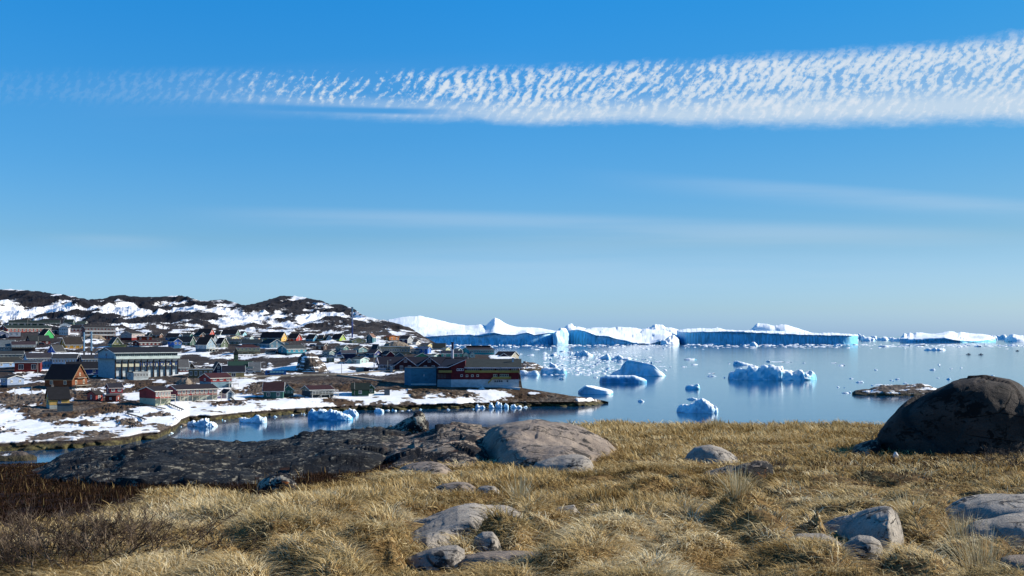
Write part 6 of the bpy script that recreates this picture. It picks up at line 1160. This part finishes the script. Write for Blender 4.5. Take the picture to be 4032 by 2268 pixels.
def blades(name, mat, px, D, L, wd, lean, az, tint, label, cat, stem=None):
    n = len(px); r = np.random.default_rng(len(name)); x = (px-PX0)/F*D; z = gz_fast(x, D)-.02
    dx, dy = np.sin(az), np.cos(az); sx, sy = np.cos(az+r.normal(0, .7, n)), -np.sin(az+r.normal(0, .7, n))
    # make the ribbon face roughly sideways so that it shows some width from anywhere
    fs = np.array([0, .4, .75, 1.0]); ws = np.array([1, .85, .55, .12]); V = np.zeros((n, 4, 2, 3)); H = np.zeros(n); X = np.zeros(n); ln = lean*.45
    px_, pz_ = np.zeros(n), np.zeros(n); prev = 0
    for i, f in enumerate(fs):
        seg = (f-prev)*L; prev = f
        px_ = px_+np.sin(ln)*seg; pz_ = pz_+np.cos(ln)*seg; ln = np.minimum(ln+lean*.42, 1.75)
        if i == 0: px_ = px_*0; pz_ = pz_*0; ln = lean*.5
        cx, cy, cz = x+dx*px_, D+dy*px_, z+pz_
        for k, sg in ((0, -1), (1, 1)):
            V[:, i, k, 0] = cx+sg*sx*wd*ws[i]*.5; V[:, i, k, 1] = cy+sg*sy*wd*ws[i]*.5; V[:, i, k, 2] = cz
    gx = V[:, 1:, :, 0].ravel(); gy = V[:, 1:, :, 1].ravel()
    gz = gz_fast(gx, gy).reshape(n, 3, 2); V[:, 1:, :, 2] = np.maximum(V[:, 1:, :, 2], gz+.012+.02*r.random((n, 1, 1)))
    b = np.arange(n)[:, None, None]*8; q = np.array([(0,1,3,2),(2,3,5,4),(4,5,7,6)])[None]; quads = (b+q).reshape(-1, 4)
    tn = np.zeros((n, 4, 2, 3)); tn[..., 0] = tint[:, None, None]; tn[..., 1] = fs[None, :, None]; tn[..., 2] = .3*sstep(.08, .5, fbm(x/.9+7, D/.7, o=3, s=97))[:, None, None]
    tag(mesh_np(name, V.reshape(-1, 3), quads, mat, smooth=False, attrs={'tint': tn.reshape(-1, 3)}), label, cat, kind='stuff')
def sample(n, d0, d1, x0=-260, x1=4330):
    px = RNG.uniform(x0, x1, n); D = np.exp(RNG.uniform(math.log(d0), math.log(d1), n)); return px, D
def grow():
    A = []
    px, D = sample(int(620000*DENS), 6.0, 50)
    # fewer far ones: they overlap in the view
    x = (px-PX0)/F*D; z = gz_fast(x, D); py = HOR+(HC-z)*F/D
    he, ma = region(px, py); keep = (RNG.random(len(px)) < pl([(6,1),(12,1),(25,.75),(50,.45)], D)) & ~inrock(px, D) & (py < 2420)
    for hx, hD, rx, ry, dz in POOLS: keep &= ((x-hx)/rx)**2+((D-hD)/ry)**2 > 1.15
    d1, d2 = cells((x+.25*fbm(x/1.1, D/1.1, o=2, s=61))/.85, (D+.35*fbm(x/1.3, D/1.3, o=2, s=62))/1.15, 4); hol = sstep(.26, .04, d2-d1)*tussock(px, py); keep &= RNG.random(len(px)) > hol*.8; bare = sstep(.12, .42, fbm(x/1.2, D/.8, o=3, s=95))*sstep(33, 22, D); keep &= RNG.random(len(px)) > bare*.72
    keep &= ~((px > 500) & (px < 1900) & (D > 22) & (py < 1760))
    g = keep & (RNG.random(len(px)) > he*1.004)
    px1, D1, x1, py1, ma1, hol1 = px[g], D[g], x[g], py[g], ma[g], hol[g]; n = len(px1)
    e = .03; gx = (gz_fast(x1+e, D1)-gz_fast(x1-e, D1))/(2*e); gy = (gz_fast(x1, D1+e)-gz_fast(x1, D1-e))/(2*e)
    flow = fbm(x1/1.6, D1/1.2, o=3, s=71)*2.4
    ax = -gx*.75-.75+np.cos(flow)*.7; ay = -gy*.75-.1+np.sin(flow)*.8
    az = np.arctan2(ax, ay)+RNG.normal(0, .6, n)
    az = np.where(RNG.random(n) < .25, RNG.uniform(0, 6.28, n), az)
    clump = fbm(x1/.35, D1/.45, o=2, s=73)
    tall = np.clip(fbm(x1/1.7, D1/2.4, o=3, s=75)*1.5+.1, 0, 1)*(1-ma1*.8)
    band = np.exp(-((py1-pl([(400,2075),(700,2030),(1000,2000),(1300,1970),(1700,1900)], px1))/38)**2)*(px1 > 380)*(px1 < 1700); tall = np.maximum(tall, band)
    crest = sstep(1740, 1700, py1)*(px1 > 2350)*(px1 < 3400)*(.35+.65*sstep(-.1, .3, fbm(px1/60, px1*0, o=2, s=5))); tall = np.maximum(tall, crest)
    up = (1-ma1)*(.04+.8*tall); lean = np.clip(1.62-1.2*up+RNG.normal(0, .14, n), .12, 1.75); lean = np.where(RNG.random(n) < .025, .3, lean)
    L = (.10+.12*RNG.random(n)+.17*tall+.07*clump); L = np.clip(L, .05, .5)
    L = L*pl([(6,.44),(14,.45),(24,.54),(38,.95),(45,1.05)], D1); L = np.where(lean > 1.2, L*(1.7+.8*RNG.random(n)), L)
    wd = np.maximum(.0034, .00062*D1)*RNG.uniform(.6, 1.5, n)
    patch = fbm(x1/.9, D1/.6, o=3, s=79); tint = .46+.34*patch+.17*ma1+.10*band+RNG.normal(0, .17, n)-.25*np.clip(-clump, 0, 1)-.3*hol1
    green = 0
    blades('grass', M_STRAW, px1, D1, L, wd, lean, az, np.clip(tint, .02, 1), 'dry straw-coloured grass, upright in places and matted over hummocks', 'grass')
    # heath: short dark woody stuff
    px, D = sample(int(280000*DENS), 6.0, 75); x = (px-PX0)/F*D; z = gz_fast(x, D); py = HOR+(HC-z)*F/D; he, ma = region(px, py)
    g = (RNG.random(len(px)) < he) & ~inrock(px, D) & (py < 2420); px, D, x, py = px[g], D[g], x[g], py[g]; n = len(px)
    cl = fbm(x/.8, D/.8, o=3, s=83)
    L = np.clip(.04+.07*RNG.random(n)+.07*cl, .02, .2); pale = RNG.random(n) < .006+.03*sstep(.1, .5, fbm(x/2, D/2, o=2, s=85)); L = np.where(pale, L*1.5+.03, L)
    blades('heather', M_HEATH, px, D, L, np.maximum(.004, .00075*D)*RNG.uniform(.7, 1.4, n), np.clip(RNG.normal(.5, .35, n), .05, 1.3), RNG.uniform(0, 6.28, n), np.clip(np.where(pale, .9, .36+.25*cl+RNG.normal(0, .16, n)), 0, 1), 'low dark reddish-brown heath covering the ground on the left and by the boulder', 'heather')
DENS = 1.0
grow()
# ---- tussocks of tall blades that stand out
def tuft(px, py, h, n, spread, label, dark=False, group=None):
    D = gD(px, py); X = (px-PX0)/F*D; z = float(ground_z(np.array([X]), np.array([D]))[0]); r = random.Random(int(px)); V = []; Q = []; T = []
    for i in range(n):
        a = r.uniform(0, 6.28); rad = spread*.25*r.random(); bx, by = math.cos(a)*rad, math.sin(a)*rad; l = h*r.uniform(.55, 1.1); le = abs(r.gauss(0, .42)); a2 = a+r.gauss(0, .5); w = .0035*D/8; c = r.uniform(.3, 1)
        k = len(V); p = [bx, by, 0]; 
        for j, (f, ww) in enumerate(((0,1),(.4,.85),(.75,.5),(1,.1))):
            s = l*(f-((0, 0, .4, .75)[j])); th = le*(.5+j*.5); p = [p[0]+math.cos(a2)*math.sin(th)*s, p[1]+math.sin(a2)*math.sin(th)*s, p[2]+math.cos(th)*s]
            for sg in (-1, 1): V.append((p[0]+sg*w*ww*.5, p[1]+sg*w*ww*.2, p[2])); T.append((c*(.5 if dark else 1), f, 0))
        for q in ((0,1,3,2),(2,3,5,4),(4,5,7,6)): Q.append([k+e for e in q])
    o = mesh_np('grass_tussock', V, Q, M_STRAW, smooth=False, attrs={'tint': T}); o.location = (X, D, z-.02); tag(o, label, 'grass tussock', group)
tuft(3860, 2235, .42, 260, .55, 'tall pale spraying grass tussock nearest the bottom right corner')
tuft(3790, 2130, .36, 180, .4, 'upright grass tussock between the two right-hand grey rocks')
tuft(3590, 2060, .30, 150, .5, 'tall grass tussock behind the cracked rock at lower right')
tuft(3345, 2170, .16, 70, .2, 'small grass tuft growing from the gap of the cracked rock at lower right')
tuft(3210, 2185, .18, 90, .25, 'stiff dark reedy tuft in front of the dark-shadowed low rock', True)
tuft(2050, 1985, .34, 160, .4, 'grass tussock rising behind the right end of the grey cracked slab')
tuft(2900, 2075, .34, 160, .4, 'leaning golden tussock beside a round hummock right of centre')
tuft(2810, 1700, .5, 200, .9, 'tallest clump of grass standing on the crest against the water')
tuft(2230, 1770, .35, 160, .6, 'grass clump growing on the lower right of the smooth dome')
tuft(2040, 2125, .13, 90, .25, 'dark green-brown tuft on the right edge of the grey cracked slab', True)
# ---- bare shrubs
def m_twig():
    t = NT('bare_twigs'); n = t.noise(t.pos(), 9, 4); t.bsdf(t.ramp(n, [(.35, srgb('#1d140d')), (.52, srgb('#3f2e22')), (.72, srgb('#9a866f'))]), .7); return t.m
M_TWIG = m_twig()
def shrub(px, py, W_, H_, n, label, name='bare_shrub', seed=1, rr_=.006, depth=4, D=None, wide=1.0):
    D = D or gD(px, py); X = (px-PX0)/F*D; r = random.Random(seed); b = MB()
    def br(p, d, l, rad, k):
        q = p+d*l; b.bar(p, q, rad, n=3, r2=rad*.7)
        if k == 0: return
        for _ in range(r.choice((2, 2, 3))):
            nd = (d+Vector((r.gauss(0, .55), r.gauss(0, .55), r.gauss(.08, .35)))).normalized(); br(p+d*l*r.uniform(.5, 1), nd, l*r.uniform(.55, .9), rad*.68, k-1)
    for i in range(n):
        x = r.gauss(0, .35)*W_*wide; y = r.gauss(0, .25)*W_; z = float(ground_z(np.array([X+x]), np.array([D+y]))[0])
        d = Vector((x/W_*1.3+r.gauss(0, .4), r.gauss(0, .4), r.uniform(.35, 1.1))).normalized(); br(Vector((x, y, z)), d, H_*r.uniform(.22, .42), rr_*r.uniform(.7, 1.2), depth)
    zg = float(ground_z(np.array([X]), np.array([D]))[0]); b.v = [(v[0], v[1], v[2]-zg) for v in b.v]
    o = b.build(name, M_TWIG, loc=(X, D, zg)); tag(o, label, 'shrub')
shrub(330, 2215, 1.15, .46, 190, 'wide tangled bare shrub with pale twigs in the bottom left corner', seed=3, rr_=.0042, D=7.9)
shrub(3480, 1700, .4, .75, 5, 'two bare spindly twigs sticking up beside the huge boulder', name='bare_twigs', seed=5, rr_=.009, depth=4, D=22.5)
shrub(3960, 1820, .9, .45, 40, 'dark scrubby bush at the right foot of the huge boulder', seed=8, rr_=.005, D=17.5)
shrub(3060, 1850, .35, .3, 16, 'thin bush clinging to the right end of the rough notched rock', seed=9, rr_=.005, D=17)
